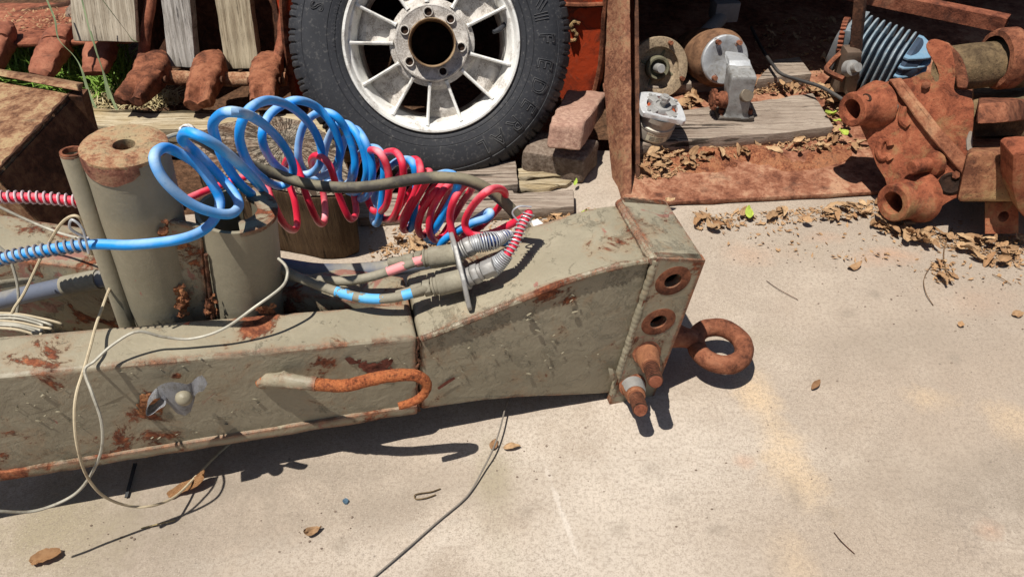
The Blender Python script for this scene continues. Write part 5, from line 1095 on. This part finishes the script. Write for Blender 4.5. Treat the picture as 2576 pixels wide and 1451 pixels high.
# ------------------------------------------------------------------ finned blue compressor
m_bluep = metal_mat('pale_blue_paint', C(116,150,174), C(146,152,154), .55, 0, .55, .3, 1.5)
m_fin = metal_mat('worn_blue_fins', C(120,142,156), C(190,194,194), .8, .15, .55, .4, 3)
cc = Y(2212,150,2.05); ca = V((.80,-.56,-.12)).normalized(); cz = (V((-.10,0,1))-ca*V((-.10,0,1)).dot(ca)).normalized(); cy = ca.cross(cz)
CP = thing('compressor_head', 'pale blue finned compressor cylinder with worn silver fin edges, behind the rusty casting', 'compressor', V((cc.x, cc.y, .02)))
def sq(r, k, n=.55): a = 2*math.pi*k/40; c, s_ = math.cos(a), math.sin(a); return math.copysign(abs(c)**n, c)*r, math.copysign(abs(s_)**n, s_)*r
def cring(h, r, n=.62): return [cc+ca*h+cy*x+cz*y for x, y in (sq(r, k, n) for k in range(40))]
b = B(); b.loft([cring(-.085,.060),cring(.062,.060)]); obj('cylinder', b, metal_mat('dark_core', C(84,92,104), C(60,58,58), .5, .1, .6), CP)
for i in range(8):
    h = -.078+i*.0180; b = B(); b.loft([cring(h,.050),cring(h,.0875),cring(h+.002,.0895),cring(h+.0045,.0895),cring(h+.006,.0875),cring(h+.006,.050)], cap=False); obj('fin', b, m_fin, CP)
b = B(); b.loft([cring(.062,.080),cring(.074,.080),cring(.102,.060),cring(.114,.03)]); obj('head_core', b, metal_mat('dark_head', C(60,76,96), C(50,50,54), .5, .1, .6), CP)
for i in range(6):
    z = -.062+i*.025; b = B(); ring = []
    wv_ = math.sqrt(max(.0005, .088**2-(z*.8)**2))
    pts = [cc+ca*.060+cy*-wv_+cz*z]+[cc+ca*(.074+.052*math.sin(math.pi*k/10))+cy*(-wv_+2*wv_*k/10)+cz*z for k in range(11)]+[cc+ca*.060+cy*wv_+cz*z]
    b.prism(pts, cz*.008); b.bevel(.0018,1); obj('head_fin', b, m_bluep, CP)
b = B(); lp = cc-ca*.115; b.hexa([lp+cy*-.07+cz*.02, lp+ca*.03-cy*.07+cz*.02, lp+ca*.03+cy*.07+cz*.02, lp+cy*.07+cz*.02, lp+cy*-.07+cz*.078, lp+ca*.03-cy*.07+cz*.085, lp+ca*.03+cy*.07+cz*.085, lp+cy*.07+cz*.078]); b.bevel(.004,2); obj('end_cover', b, metal_mat('grey_cover', C(126,136,142), C(90,90,90), .4, .1, .6), CP)
b = B(); lp = cc-ca*.100; b.loft([[lp-ca*.03+cy*x*.8+cz*y*.8 for x, y in (sq(.062,k) for k in range(40))],[lp+cy*x+cz*y for x, y in (sq(.07,k) for k in range(40))]]); obj('crankcase', b, metal_mat('crankcase', C(110,112,114), C(80,66,54), .6, .1, .6), CP)
# rusty frame: square tube and angle post with bracket, gear and handle
FR = thing('scrap_frame', 'brown rusty frame of square tube and upright post round the blue compressor', 'steel frame', V((.95,2.0,.016)))
p0, p1 = Y(2140,-20,2.24), Y(2532,60,1.98); axx = (p1-p0).normalized(); sz = (V((0,0,1))-axx*axx.z).normalized(); sy = axx.cross(sz)
b = B(); s_ = .019; q = lambda p, a, c, k=1: p+sy*a*s_*k+sz*c*s_*k
b.loft([[q(p0,-1,-1),q(p0,1,-1),q(p0,1,1),q(p0,-1,1)],[q(p1,-1,-1),q(p1,1,-1),q(p1,1,1),q(p1,-1,1)],[q(p1,-1,-1,.82),q(p1,1,-1,.82),q(p1,1,1,.82),q(p1,-1,1,.82)],[q(p1-axx*.06,-1,-1,.82),q(p1-axx*.06,1,-1,.82),q(p1-axx*.06,1,1,.82),q(p1-axx*.06,-1,1,.82)]]); obj('square_tube', b, m_rust_red, FR)
b = B(); u0, u1 = Y(2146,205,1.96), Y(2148,-40,2.02); b.hexa([u0+V((-.018,0,0)), u0+V((.005,-.012,0)), u0+V((.022,.014,0)), u0+V((-.004,.026,0)), u1+V((-.018,0,.1)), u1+V((.005,-.012,.1)), u1+V((.022,.014,.1)), u1+V((-.004,.026,.1))]); b.bevel(.002,1).sub(length=.03).rough(.0012, 50, 2); obj('upright_post', b, m_rust_dark, FR)
b = B(); k0 = Y(2122,190,1.97); b.box(k0+V((0,0,.02)), (.040,.05,.12)); b.bevel(.004,2).sub(length=.02).rough(.003, 40, 3); obj('bracket', b, metal_mat('greasy_bracket', C(110,92,78), C(66,52,42), .7, .1, .6), FR)
b = B(); k0 = Y(2140,172,1.93); b.lathe([(.0001,.030),(.012,.030),(.0125,.012),(.021,.010),(.022,-.01)], k0, V((.25,-.8,.5)), 20); b.rough(.001, 80, 2); obj('grease_bolt', b, m_galv, FR)
b = B(); k1 = Y(2142,205,1.93); b.box(k1, (.028,.018,.07), Quaternion((0,1,0), -.12)); b.bevel(.003,2); obj('clamp_bar', b, metal_mat('clamp_bar', C(140,124,106), C(90,70,54), .6, .2, .6), FR)
gcn = Y(2122,98,2.08); gax = V((.85,-.45,.15)).normalized(); gu2 = gax.orthogonal().normalized(); gw2 = gax.cross(gu2)
b = B(); seg = 120; rg = []
for h, r in ((-.007,.04),(-.007,.058),(.007,.058),(.007,.04)): rg.append([gcn+gax*h+(gu2*math.cos(2*math.pi*k/seg)+gw2*math.sin(2*math.pi*k/seg))*(r if r < .05 or k % 4 in (0,1) else r-.006) for k in range(seg)])
b.loft(rg); obj('gear_wheel', b, m_rust_red, FR)
b = B(); P = [Y(x, y, d) for x, y, d in ((2118,132,2.0),(2098,150,1.97),(2082,168,1.95),(2078,178,1.94),(2098,190,1.92),(2122,200,1.90))]
b.tube(cat(P, 2), .0085, 4); b.bevel(.001,1); obj('bent_handle', b, m_rust, FR)
# ------------------------------------------------------------------ big rusty casting at right
KN = V((-.50,-.74,.45)).normalized(); KP = Y(2300,400,1.52)
def kp(x, y, off=0): return plane(x, y, KP+KN*off, KN)
CA = thing('rusty_casting', 'massive red brown rusty axle casting with bosses and a diagonal rib, lying at the right', 'casting', V((1.05,1.55,0)))
outl = [(2150,262),(2168,232),(2200,212),(2250,203),(2290,197),(2318,184),(2334,182),(2346,192),(2352,206),(2362,200),(2356,168),(2334,132),(2330,112),(2342,100),(2362,100),(2386,112),(2398,140),(2404,180),(2402,207),(2400,226),(2414,240),(2440,247),(2450,262),(2449,310),(2446,360),(2446,420),(2452,470),(2440,488),(2400,500),(2368,520),(2335,546),(2302,553),(2268,540),(2240,515),(2232,478),(2226,450),(2206,418),(2188,372),(2164,318),(2150,290)]
outl = [(p.x, p.y) for p in cat([V((x,y,0)) for x, y in outl], 2, True)]
b = B(); b.prism([kp(x, y) for x, y in outl], -KN*.040); b.bevel(.004,2,40); obj('side_plate', b, m_rust_cast, CA)
# diagonal rib
b = B(); r_ = [(2236,202),(2268,196),(2372,330),(2486,452),(2478,478),(2452,474),(2326,330)]
b.prism([kp(x, y, -.01) for x, y in r_], KN*.026); b.bevel(.007,3).sub(length=.03).rough(.0015, 30, 2); obj('diagonal_rib', b, rust_mat('rib_rust', [(.3, C(130,70,46)), (.5, C(172,104,74)), (.7, C(198,140,106))], 1, .6), CA)
def kboss(x, y, r, L_, hole, ax, mat=m_rust_cast, name='boss', flare=1.25):
    c = kp(x, y, 0); b = B(); b.lathe([(r*flare*1.15,-.02),(r*flare,.006),(r*1.08,.014),(r,L_*.6),(r,L_-.003),(r-.003,L_),(hole+.001,L_),(hole,L_-.002),(hole,.002),(.0001,.002)], c, ax, 40); b.rough(.001, 50, 3); return obj(name, b, mat, CA)
bax = V((-.86,-.42,.10)).normalized()
kboss(2190,268,.040,.062,.024,bax); kboss(2296,498,.044,.068,.026,bax)
c_ = kp(2190,268)+bax*.035+V((0,-.02,.034)); b = B(); b.lathe([(.0001,.001),(.0075,.001),(.010,.003),(.012,.0)], kp(2190,268)+bax*.040+ (V((.1,-.35,.92))).normalized()*.0385, V((.1,-.35,.92)).normalized(), 18); obj('oil_hole', b, m_dark_in, CA)
pg = kp(2345,412); b = B(); b.lathe([(.030,-.01),(.029,.006),(.024,.010),(.0165,.012),(.0165,.058),(.014,.061),(.0001,.061)], pg, V((-.93,-.34,.05)).normalized(), 24); b.rough(.0008, 60, 4); obj('peg', b, m_rust_cast, CA)
b = B(); b.prism([kp(x, y, 0) for x, y in [(2237,243),(2252,250),(2262,268),(2248,298),(2225,278)]], KN*.010); b.bevel(.002,1); obj('lug_plate', b, metal_mat('bare_steel_lug', C(130,124,112), C(150,96,66), .6, .2, .6), CA)
for pts in ([(2222,352),(2214,362),(2210,382),(2218,398),(2232,392),(2240,402)], [(2238,352),(2240,366)], [(2275,268),(2268,300),(2284,318)]):
    b = B(); b.tube(cat([kp(x, y, .002) for x, y in pts], 5), .0085, 8); b.rough(.001, 60, 3); obj('cast_mark', b, m_rust_cast, CA)
b = B(); c_ = kp(2392,462,.001); b.lathe([(.0001,.0025),(.016,.0025),(.021,.006),(.026,.001)], c_, KN, 20); b.rough(.002, 60, 2); obj('oil_hole', b, m_dark_in, CA)
# the arm's thick right flank, the cross tube and its collar
b = B(); arm = [(2364,101),(2388,108),(2412,134),(2428,166),(2438,200),(2432,224),(2408,222),(2402,180),(2388,126)]
b.prism([kp(x, y, -.012) for x, y in arm], -KN*.06); b.bevel(.008,3).sub(length=.03).rough(.002, 30, 4); obj('arm_flank', b, m_rust, CA)
m_mud = rust_mat('muddy_cast', [(.3, C(86,68,50)), (.5, C(124,102,76)), (.7, C(152,122,90))], 1.2, .9)
t0, t1 = Y(2372,172,1.72), Y(2560,158,1.74); b = B(); ax_ = (t1-t0).normalized()
b.lathe([(.046,0),(.050,.02),(.054,.06),(.053,.12),(.058,.155),(.060,.19),(.058,.3),(.05,.32),(.0001,.32)], t0, ax_, 40); b.rough(.003, 22, 5); obj('cross_tube', b, m_mud, CA)
cl0 = Y(2524,148,1.73); b = B(); b.lathe([(.054,-.024),(.066,-.022),(.071,-.012),(.071,.018),(.066,.026),(.05,.028)], cl0, ax_, 40); b.rough(.003, 30, 7); obj('tube_collar', b, m_rust, CA)
# body block under the tube
b = B(); q = [(2440,250),(2500,245),(2576,240),(2640,250),(2640,330),(2440,330)]
b.hexa([Y(2446,345,1.62), Y(2680,345,1.62), Y(2680,330,1.80), Y(2446,330,1.80), Y(2446,256,1.66), Y(2680,240,1.66), Y(2680,205,1.86), Y(2446,215,1.86)]); b.bevel(.01,2).sub(length=.03).rough(.004, 18, 3); obj('body_block', b, m_mud, CA)
b = B(); b.hexa([Y(2458,312,1.47), Y(2540,308,1.47), Y(2600,300,1.66), Y(2458,300,1.66), Y(2462,262,1.51), Y(2528,256,1.51), Y(2600,250,1.66), Y(2462,244,1.66)]); b.bevel(.006,2).sub(length=.02).rough(.003, 30, 3); obj('stop_lug', b, m_rust, CA)
b = B(); b.hexa([Y(2408,508,1.385), Y(2760,512,1.385), Y(2760,478,1.62), Y(2408,478,1.62), Y(2434,384,1.425), Y(2760,376,1.425), Y(2760,338,1.66), Y(2436,345,1.66)]); b.bevel(.012,3).sub(length=.025).rough(.0025, 16, 6); obj('lower_body', b, rust_mat('body_rust', [(.3, C(112,62,42)), (.5, C(164,104,72)), (.7, C(190,144,104))], .9, .8, dust=C(150,124,84)), CA)
b = B(); b.prism([Y(x, y, 1.355) for x, y in [(2548,392),(2560,384),(2680,378),(2680,566),(2600,574),(2560,524),(2546,470)]], (0,.06,0)); b.bevel(.006,2).sub(length=.025).rough(.003, 22, 5); obj('body_rib', b, m_rust_cast, CA)
lp_ = [(2444,478),(2572,520),(2640,500),(2640,588),(2556,590),(2520,585),(2500,562),(2492,545)]
c0 = [Y(x, y, 1.40) for x, y in [(2480,520),(2560,505),(2640,500),(2640,588),(2532,588),(2500,566)]]
def lugc(u, v): return Y(2478+u*84, 588-v*78, 1.385+.03*v)
b = plate_with_holes(lugc, [(.55,.55)], [(0,1)], V((.01,.03,.006)), .0125); obj('bolt_lug', b, m_rust_cast, CA)
b = B(); b.prism([kp(x, y, -.008) for x, y in [(2430,352),(2438,330),(2446,330),(2446,372),(2442,384),(2430,378)]], KN*.010); b.bevel(.002,1); obj('bare_patch', b, metal_mat('bare_patch', C(150,140,128), C(120,86,62), .5, .3, .6), CA)
for x, y in ((2330,215),(2405,440)):
    b = B(); b.lathe([(.0001,.011),(.0085,.011),(.0095,.009),(.0095,0)], kp(x, y), KN, 6); obj('bolt_head', b, m_rust, CA)
# ------------------------------------------------------------------ leaves, grass, litter
def leaf_mat(name, a, c, d):
    m = M(name); oi = m.n.new('ShaderNodeObjectInfo'); n = m.noise(40, 5, .65, .3); 
    col = m.mix(oi.outputs['Random'], a, c); hs = m.n.new('ShaderNodeMath'); hs.operation = 'FRACT'; mm_ = m.math('MULTIPLY', oi.outputs['Random'], 17.3); m.L(mm_, hs.inputs[0]); col = m.mix(m.math('MULTIPLY', hs.outputs[0], .6), col, mul(d, .8)); col = m.mix(m.ramp(n, .45, .7), col, d); m.bump(n, .3, .001)
    return m.out(col, .75, 0, .2)
m_leaf = leaf_mat('dead_leaf', mul(C(206,174,134),.82), mul(C(172,132,94),.78), mul(C(120,84,58),.85)); m_green = leaf_mat('green_leaf', C(120,150,50), C(150,172,70), C(190,190,90)); m_bark2 = leaf_mat('bark_strip', C(186,142,96), C(186,152,116), C(140,98,66))
def leaf_mesh(seed, L_=.06, W=.022):
    r = random.Random(seed); b = B(); nx, ny = 10, 4; fold = r.choice((.04,.1,.2,.35,.6)); curl = r.choice((-1.2,-.5,-.2,.2,.5,1.0,1.8)); tw = r.uniform(-1.1, 1.1); cup = r.uniform(-.4,.5); rows = []
    for i in range(nx+1):
        t = i/nx; w = W*(math.sin(math.pi*min(1, t*.96+.02)**.85))**.85*(1-.15*t)+.0006; row = []
        th = curl*(t-.5)
        cx = L_*(math.sin(th)/curl if abs(curl) > .05 else t-.5); cz = L_*((1-math.cos(th))/curl if abs(curl) > .05 else 0)
        for j in range(-ny, ny+1):
            s_ = j/ny; a = tw*(t-.5); y = s_*w; z = abs(s_)*w*fold+cup*w*s_*s_+noise.noise(V((t*5+seed, s_*2, seed)))*.005
            row.append(V((cx, y*math.cos(a)-z*math.sin(a), cz+y*math.sin(a)+z*math.cos(a))))
        rows.append(row)
    b.loft(rows, cap=False, closed=False)
    zm = min(v.co.z for v in b.bm.verts)
    for v in b.bm.verts: v.co.z -= zm
    me = bpy.data.meshes.new('leaf'); b.bm.to_mesh(me); b.bm.free()
    for p in me.polygons: p.use_smooth = True
    me.materials.append(m_leaf); return me
LM = [leaf_mesh(i, rnd.uniform(.024,.054), rnd.uniform(.0055,.0125)) for i in range(30)]
def place_leaf(x, y, z, sc, label, group, mat=None, name='dead_leaf', catg='leaf', tilt=.5, me=None, yaw=None):
    o = bpy.data.objects.new(name, me or rnd.choice(LM)); COL.objects.link(o); o.location = G(x, y, z)
    o.rotation_euler = (rnd.uniform(-tilt, tilt), rnd.uniform(-tilt, tilt), rnd.uniform(0, 6.28) if yaw is None else yaw); o.scale = (sc,)*3
    if mat:
        o.data = o.data.copy(); o.data.materials[0] = mat
    return tag(o, label, catg, group)
def inpoly(x, y, P):
    c = False; n = len(P)
    for i in range(n):
        (x1, y1), (x2, y2) = P[i], P[(i+1) % n]
        if (y1 > y) != (y2 > y) and x < (x2-x1)*(y-y1)/(y2-y1)+x1: c = not c
    return c
def scatter(P, n, z0, z1, label, group, smin=.6, smax=1.15, dense=None):
    xs_ = [p[0] for p in P]; ys_ = [p[1] for p in P]; k = 0
    while k < n:
        x, y = rnd.uniform(min(xs_), max(xs_)), rnd.uniform(min(ys_), max(ys_))
        if not inpoly(x, y, P): continue
        place_leaf(x, y, rnd.uniform(z0, z1), rnd.uniform(smin, smax), label, group); k += 1
GL = 'dead leaves in the litter round the scrap'
Z = [
 ([(1596,388),(1700,372),(1800,372),(1830,400),(1740,420),(1690,446),(1598,450)], 50, .020, .034, 'curled tan dead leaf heaped in the left corner of the loader bucket floor'),
 ([(1780,366),(1990,345),(2140,335),(2190,372),(2000,378),(1830,398)], 30, .022, .032, 'dry tan leaf scattered along the plank on the bucket floor'),
 ([(1690,258),(1750,230),(1760,262),(1700,280)], 14, .022, .04, 'tan leaf caught between the plank and the gear motor'),
 ([(1885,205),(1960,200),(2060,205),(2120,250),(2080,262),(2050,232),(1890,236)], 42, .022, .045, 'tan leaf piled behind the long plank beside the black cable'),
 ([(2060,225),(2120,190),(2150,230),(2140,320),(2100,330)], 20, .022, .05, 'dead leaf piled between the plank end and the casting'),
 ([(1742,532),(1900,532),(2080,518),(2225,500),(2238,540),(2130,552),(1900,566),(1750,580)], 44, .004, .016, 'dead leaf lying along the front lip of the loader bucket'),
 ([(2190,560),(2260,550),(2330,575),(2470,600),(2576,590),(2576,668),(2500,672),(2420,630),(2330,612),(2230,590)], 54, .004, .022, 'dead leaf in the drift below the rusty casting'),
 ([(1040,570),(1150,590),(1160,640),(1020,655),(940,640)], 22, .004, .016, 'dead leaf on the concrete between the coils and the drawbar'),
 ([(1340,545),(1450,540),(1540,530),(1520,548),(1400,580)], 14, .004, .016, 'dead leaf behind the hump of the gooseneck'),
 ([(2340,655),(2400,660),(2400,712),(2350,712)], 7, .004, .012, 'dead leaf in the small loose clump on the slab at right'),
]
for P, n, z0, z1, lab in Z: scatter(P, int(n*.86), z0, z1, lab, GL)
for x, y, sc, lab, yaw in [(1242,1118,.75,'brown curled leaf standing on edge beside the thin grey cable',1.2),(1288,1125,.6,'small flat leaf right of the thin grey cable',.1),(786,1338,1.0,'lone pale brown leaf on the bright concrete near the bottom edge',.5),(2150,672,.7,'small pale leaf alone on the slab below the loader bucket',.3),(2417,816,.55,'dark curled leaf fragment alone on the slab below the casting',1.0),(2052,968,.6,'faded leaf lying right of the tow eye shadow',.8),(2210,572,1.25,'largest tan folded leaf on the slab left of the litter drift',-.5),(2446,606,1.3,'big smooth tan leaf on top of the drift below the casting',-.1),(2560,790,.6,'small brown leaf at the right edge of the slab',.2),(1684,505,.9,'pale leaf perched on the top corner of the loader bucket edge',.3)]:
    place_leaf(x, y, .004 if y != 505 else .03, sc*1.2, lab, None, tilt=.25, yaw=yaw)
for x, y, z, sc, lab, yaw in [(1449,459,.02,.8,'green leaf on the concrete by the split planks',1.2),(1482,536,.006,.9,'green leaf lying behind the gooseneck hump',0),(1884,534,.02,1.0,'upright green leaf at the front lip of the bucket',1.5),(2110,305,.06,1.1,'green leaf hanging at the plank end, upper one',.4),(2120,335,.05,1.2,'green leaf hanging at the plank end, lower one',2.2),(2090,290,.06,.9,'yellow green leaf lying on the plank end',.2)]:
    place_leaf(x, y, z, sc, lab, None, mat=m_green, name='green_leaf', tilt=.5, yaw=yaw)
def strip(name, label, pts, w, mat, seed, catg='bark'):
    b = B(); P = cat([G(*p) for p in pts], 6); rows = []
    for i, p in enumerate(P):
        t = i/(len(P)-1); d = (P[min(i+1,len(P)-1)]-P[max(i-1,0)]).normalized(); s_ = V((0,0,1)).cross(d).normalized(); ww = w*(.35+.65*math.sin(math.pi*min(1,t*.9+.08)))*(1+.25*noise.noise(V((t*9,seed,0))))
        rows.append([p+s_*ww*k+V((0,0,abs(k)*w*.5)) for k in (-1,-.4,.3,1)])
    b.loft(rows, cap=False, closed=False); bmesh.ops.solidify(b.bm, geom=b.bm.faces[:], thickness=.0012)
    return tag(obj(name, b, mat), label, catg)
strip('bark_strip', 'orange brown strip of bark by the wire loop under the beam', [(424,1250,.004),(455,1232,.006),(490,1218,.012),(512,1198,.022),(514,1190,.03)], .0105, m_bark2, 1)
strip('bark_strip', 'pale torn bark strip near the bottom left corner', [(80,1420,.004),(100,1405,.006),(130,1396,.008),(155,1388,.006)], .0115, m_bark2, 2)
strip('bark_strip', 'long pale curled leaf strip lying by the sawn log', [(1000,652,.004),(1030,658,.008),(1070,655,.006)], .010, m_leaf, 3)
b = B(); b.prism([G(336,1166,.006), G(345,1166,.006), G(322,1250,.004), G(314,1252,.004)], (0,0,.002)); tag(obj('black_strip', b, plastic_mat('black_tie', C(40,42,44), C(70,72,72), .3, 1)), 'short black plastic strip on the concrete at the shadow edge', 'plastic strip')
b = B(); b.lathe([(.0001,.004),(.004,.005),(.006,.0)], G(871,1262,0), (0,0,1), 7); b.knock(.003, 200, 1); tag(obj('blue_chip', b, plastic_mat('blue_chip', C(60,86,104), C(90,100,110), .3, 1)), 'tiny blue grey chip lying on the concrete', 'chip')
# torn carton scrap, white with a green printed band
m_pap = M('white_paper').out(C(226,230,226), .6); m_grn = M('green_print').out(C(0,140,96), .6)
sc0 = [(1336,556,.03),(1352,550,.045),(1390,580,.014),(1376,592,.010),(1350,584,.018)]
b = B(); b.prism([G(*p) for p in sc0], (0,0,-.0008)); pap = obj('printed_scrap', b, m_pap); tag(pap, 'torn white scrap with green printing behind the gooseneck hump', 'paper scrap')
def sc_(u, v): return (G(1336,556,.03).lerp(G(1350,584,.018), v)).lerp(G(1352,550,.045).lerp(G(1390,580,.014), v), u)+V((0,0,.0012))
for u0, u1, v0, v1 in ((.42,.95,.04,.20),(.42,.58,.20,.50),(.80,.95,.20,.50),(.42,.95,.50,.62),(.70,.95,.80,.97)):
    b = B(); b.face([sc_(u0,v0), sc_(u1,v0), sc_(u1,v1), sc_(u0,v1)]); obj('green_print', b, m_grn, pap)
# grass and dry tangle at the left
def blades(P, n, h0, h1, w, seed, z=-.06, lean=.9):
    r = random.Random(seed); b = B(); xs_ = [p[0] for p in P]; ys_ = [p[1] for p in P]; k = 0
    while k < n:
        x, y = r.uniform(min(xs_), max(xs_)), r.uniform(min(ys_), max(ys_))
        if not inpoly(x, y, P): continue
        k += 1; p = G(x, y, z); a = r.uniform(0, 6.28); h = r.uniform(h0, h1); d = V((math.cos(a), math.sin(a), 0)); s_ = V((-d.y, d.x, 0)); ln = r.uniform(.2, lean); rows = []
        for i in range(6):
            t = i/5; q = p+V((0,0,h*t*(1-.35*ln*t)))+d*h*ln*t*t; ww = w*(1-t**1.8)+.0002; rows.append([q-s_*ww, q+s_*ww])
        b.loft(rows, cap=False, closed=False)
    return b
def grass_mat(n, a, c): 
    m = M(n); col = m.mix(m.noise(30, 3), a, c); return m.out(col, .6, 0, .3)
m_gr = grass_mat('grass', C(70,112,36), C(150,178,80)); m_dry = grass_mat('dry_grass', C(150,136,92), C(206,190,150))
o = obj('grass', blades([(-40,150),(330,140),(330,255),(215,262),(-40,215)], 900, .05, .16, .0032, 1, lean=1.6), m_gr, origin=(0,0,0)); kind(o, 'stuff'); tag(o, 'green grass growing under the bucket teeth at left', 'grass')
o = obj('dry_grass', blades([(205,215),(400,225),(470,262),(330,278),(215,285)], 800, .015, .06, .0022, 2, lean=2.2), m_dry, origin=(0,0,0)); kind(o, 'stuff'); tag(o, 'dry straw and chips between the hopper box and the timber', 'dry grass')
def stalk(label, pts, w, mat):
    b = B(); P = cat([Y(*p) for p in pts], 8); rows = []
    for i, p in enumerate(P):
        t = i/(len(P)-1); d = (P[min(i+1,len(P)-1)]-P[max(i-1,0)]).normalized(); s_ = d.cross(V((0,1,.3))).normalized(); ww = w*(1-.6*t)*(1+.5*math.sin(t*9)); rows.append([p-s_*ww, p+V((0,-.001,0)), p+s_*ww])
    b.loft(rows, cap=False, closed=False); tag(obj('grass_stalk', b, mat), label, 'grass stalk', 'tall grass stalks at the left bucket')
m_st = grass_mat('stalk_green', C(96,116,84), C(150,160,120))
stalk('tall grey green grass stalk leaning left across the bucket lip', [(290,330,1.92),(245,278,1.95),(222,230,1.98),(205,175,2.0),(185,140,2.02),(148,100,2.04),(138,50,2.06),(118,0,2.08),(105,-40,2.1)], .0042, m_st)
stalk('grass stalk in front of the widest board, middle one of three', [(330,322,1.92),(295,278,1.95),(270,215,1.98),(250,150,2.0),(232,100,2.02),(212,25,2.06),(200,-30,2.08)], .0036, m_st)
stalk('thin stalk bending over the face of the widest board', [(346,106,2.06),(332,100,2.06),(318,80,2.06),(280,30,2.05),(250,-10,2.05)], .0018, m_st)
stalk('short broad blade standing by the second tooth', [(275,250,2.0),(262,190,2.02),(245,140,2.04),(228,78,2.06)], .0040, m_st)
# rubble on the left bucket and stick
b = B(); b.tube(cat([Y(-60,58,2.5), Y(20,46,2.52), Y(110,30,2.55), Y(200,8,2.6), Y(300,-20,2.65)], 6), lambda t: .020-.006*t, 10); b.rough(.004, 30, 4); tag(obj('old_stick', b, m_rust_dark), 'dark weathered stick lying on the soil at top left', 'stick')
for x, y, d, r, lab in ((193,38,2.48,.034,'pale pointed stone on the left bucket lip'),(266,40,2.5,.03,'whitish lump half behind the widest board'),(30,78,2.36,.012,'small dark stone on the bucket lip near the frame edge'),(48,115,2.24,.009,'tiny dark pebble on the front of the bucket lip'),(150,72,2.38,.014,'flat grey stone in the middle of the bucket lip')):
    b = B(); bmesh.ops.create_icosphere(b.bm, subdivisions=3, radius=r); p = Y(x, y, d)
    for v in b.bm.verts: v.co = V((v.co.x, v.co.y, v.co.z*.8))+p
    b.rough(r*.5, 18/r*.03, int(x)); tag(obj('stone', b, m_block), lab, 'stone')
# fine crumbs: bits of leaf and bark too small to count
def crumbs(areas, seed):
    r = random.Random(seed); b = B()
    for P, n, z in areas:
        xs_ = [p[0] for p in P]; ys_ = [p[1] for p in P]; k = 0
        while k < n:
            x, y = r.uniform(min(xs_), max(xs_)), r.uniform(min(ys_), max(ys_))
            if not inpoly(x, y, P): continue
            k += 1; p = G(x, y, z+r.uniform(.001,.006)); s_ = r.uniform(.002,.009); a = r.uniform(0,6.28); e1 = V((math.cos(a), math.sin(a), r.uniform(-.5,.5)))*s_; e2 = V((-math.sin(a), math.cos(a), r.uniform(-.5,.5)))*s_*r.uniform(.2,.7)
            b.face([p-e1, p+e2, p+e1, p-e2*.6])
    return b
o = obj('leaf_crumbs', crumbs([(P, n*13, max(0,z0-.006)) for P, n, z0, z1, lab in Z]+[([(1890,60),(2130,40),(2130,190),(1900,190)], 500, .016),([(1740,520),(2576,540),(2576,720),(1740,600)], 250, .0),([(930,560),(1500,520),(1540,530),(1150,660),(930,660)], 350, 0),([(0,20),(300,20),(300,60),(0,75)], 300, .09)], 3), m_leaf, smooth=0, origin=(0,0,0)); kind(o, 'stuff'); tag(o, 'fine crumbs of dead leaf and bark in the litter', 'leaf litter')
scatter([(1900,60),(2110,45),(2120,150),(1905,185)], 22, .02, .035, 'dead leaf deep in the shade inside the loader bucket', GL)
# a little grit, thickest near the back edge and round the dropped leaves
r_ = random.Random(11); b = B()
for cx, cy, sx, sy, nn in ((2300,720,260,60,90),(1950,640,160,40,60),(800,1340,160,50,26),(1280,1150,120,50,20),(2450,830,120,90,40),(330,1350,200,60,22),(1700,1150,500,160,46)):
    for _ in range(nn):
        x, y = r_.gauss(cx, sx*.6), r_.gauss(cy, sy*.6)
        if not (0 < x < 2576 and 560 < y < 1451): continue
        p = G(x, y, .0006); s_ = r_.choice((.0008,.001,.0012,.0016,.0026)); vs_ = [p+V((r_.uniform(-1,1),r_.uniform(-1,1),0))*s_*.3]
        bmesh.ops.create_icosphere(b.bm, subdivisions=1, radius=s_, matrix=Matrix.Translation(p) @ Matrix.Diagonal((1,r_.uniform(.5,1),.6,1)))
o = obj('grit', b, m_block, smooth=0, origin=(0,0,0)); kind(o, 'stuff'); tag(o, 'fine grit scattered over the concrete', 'grit')
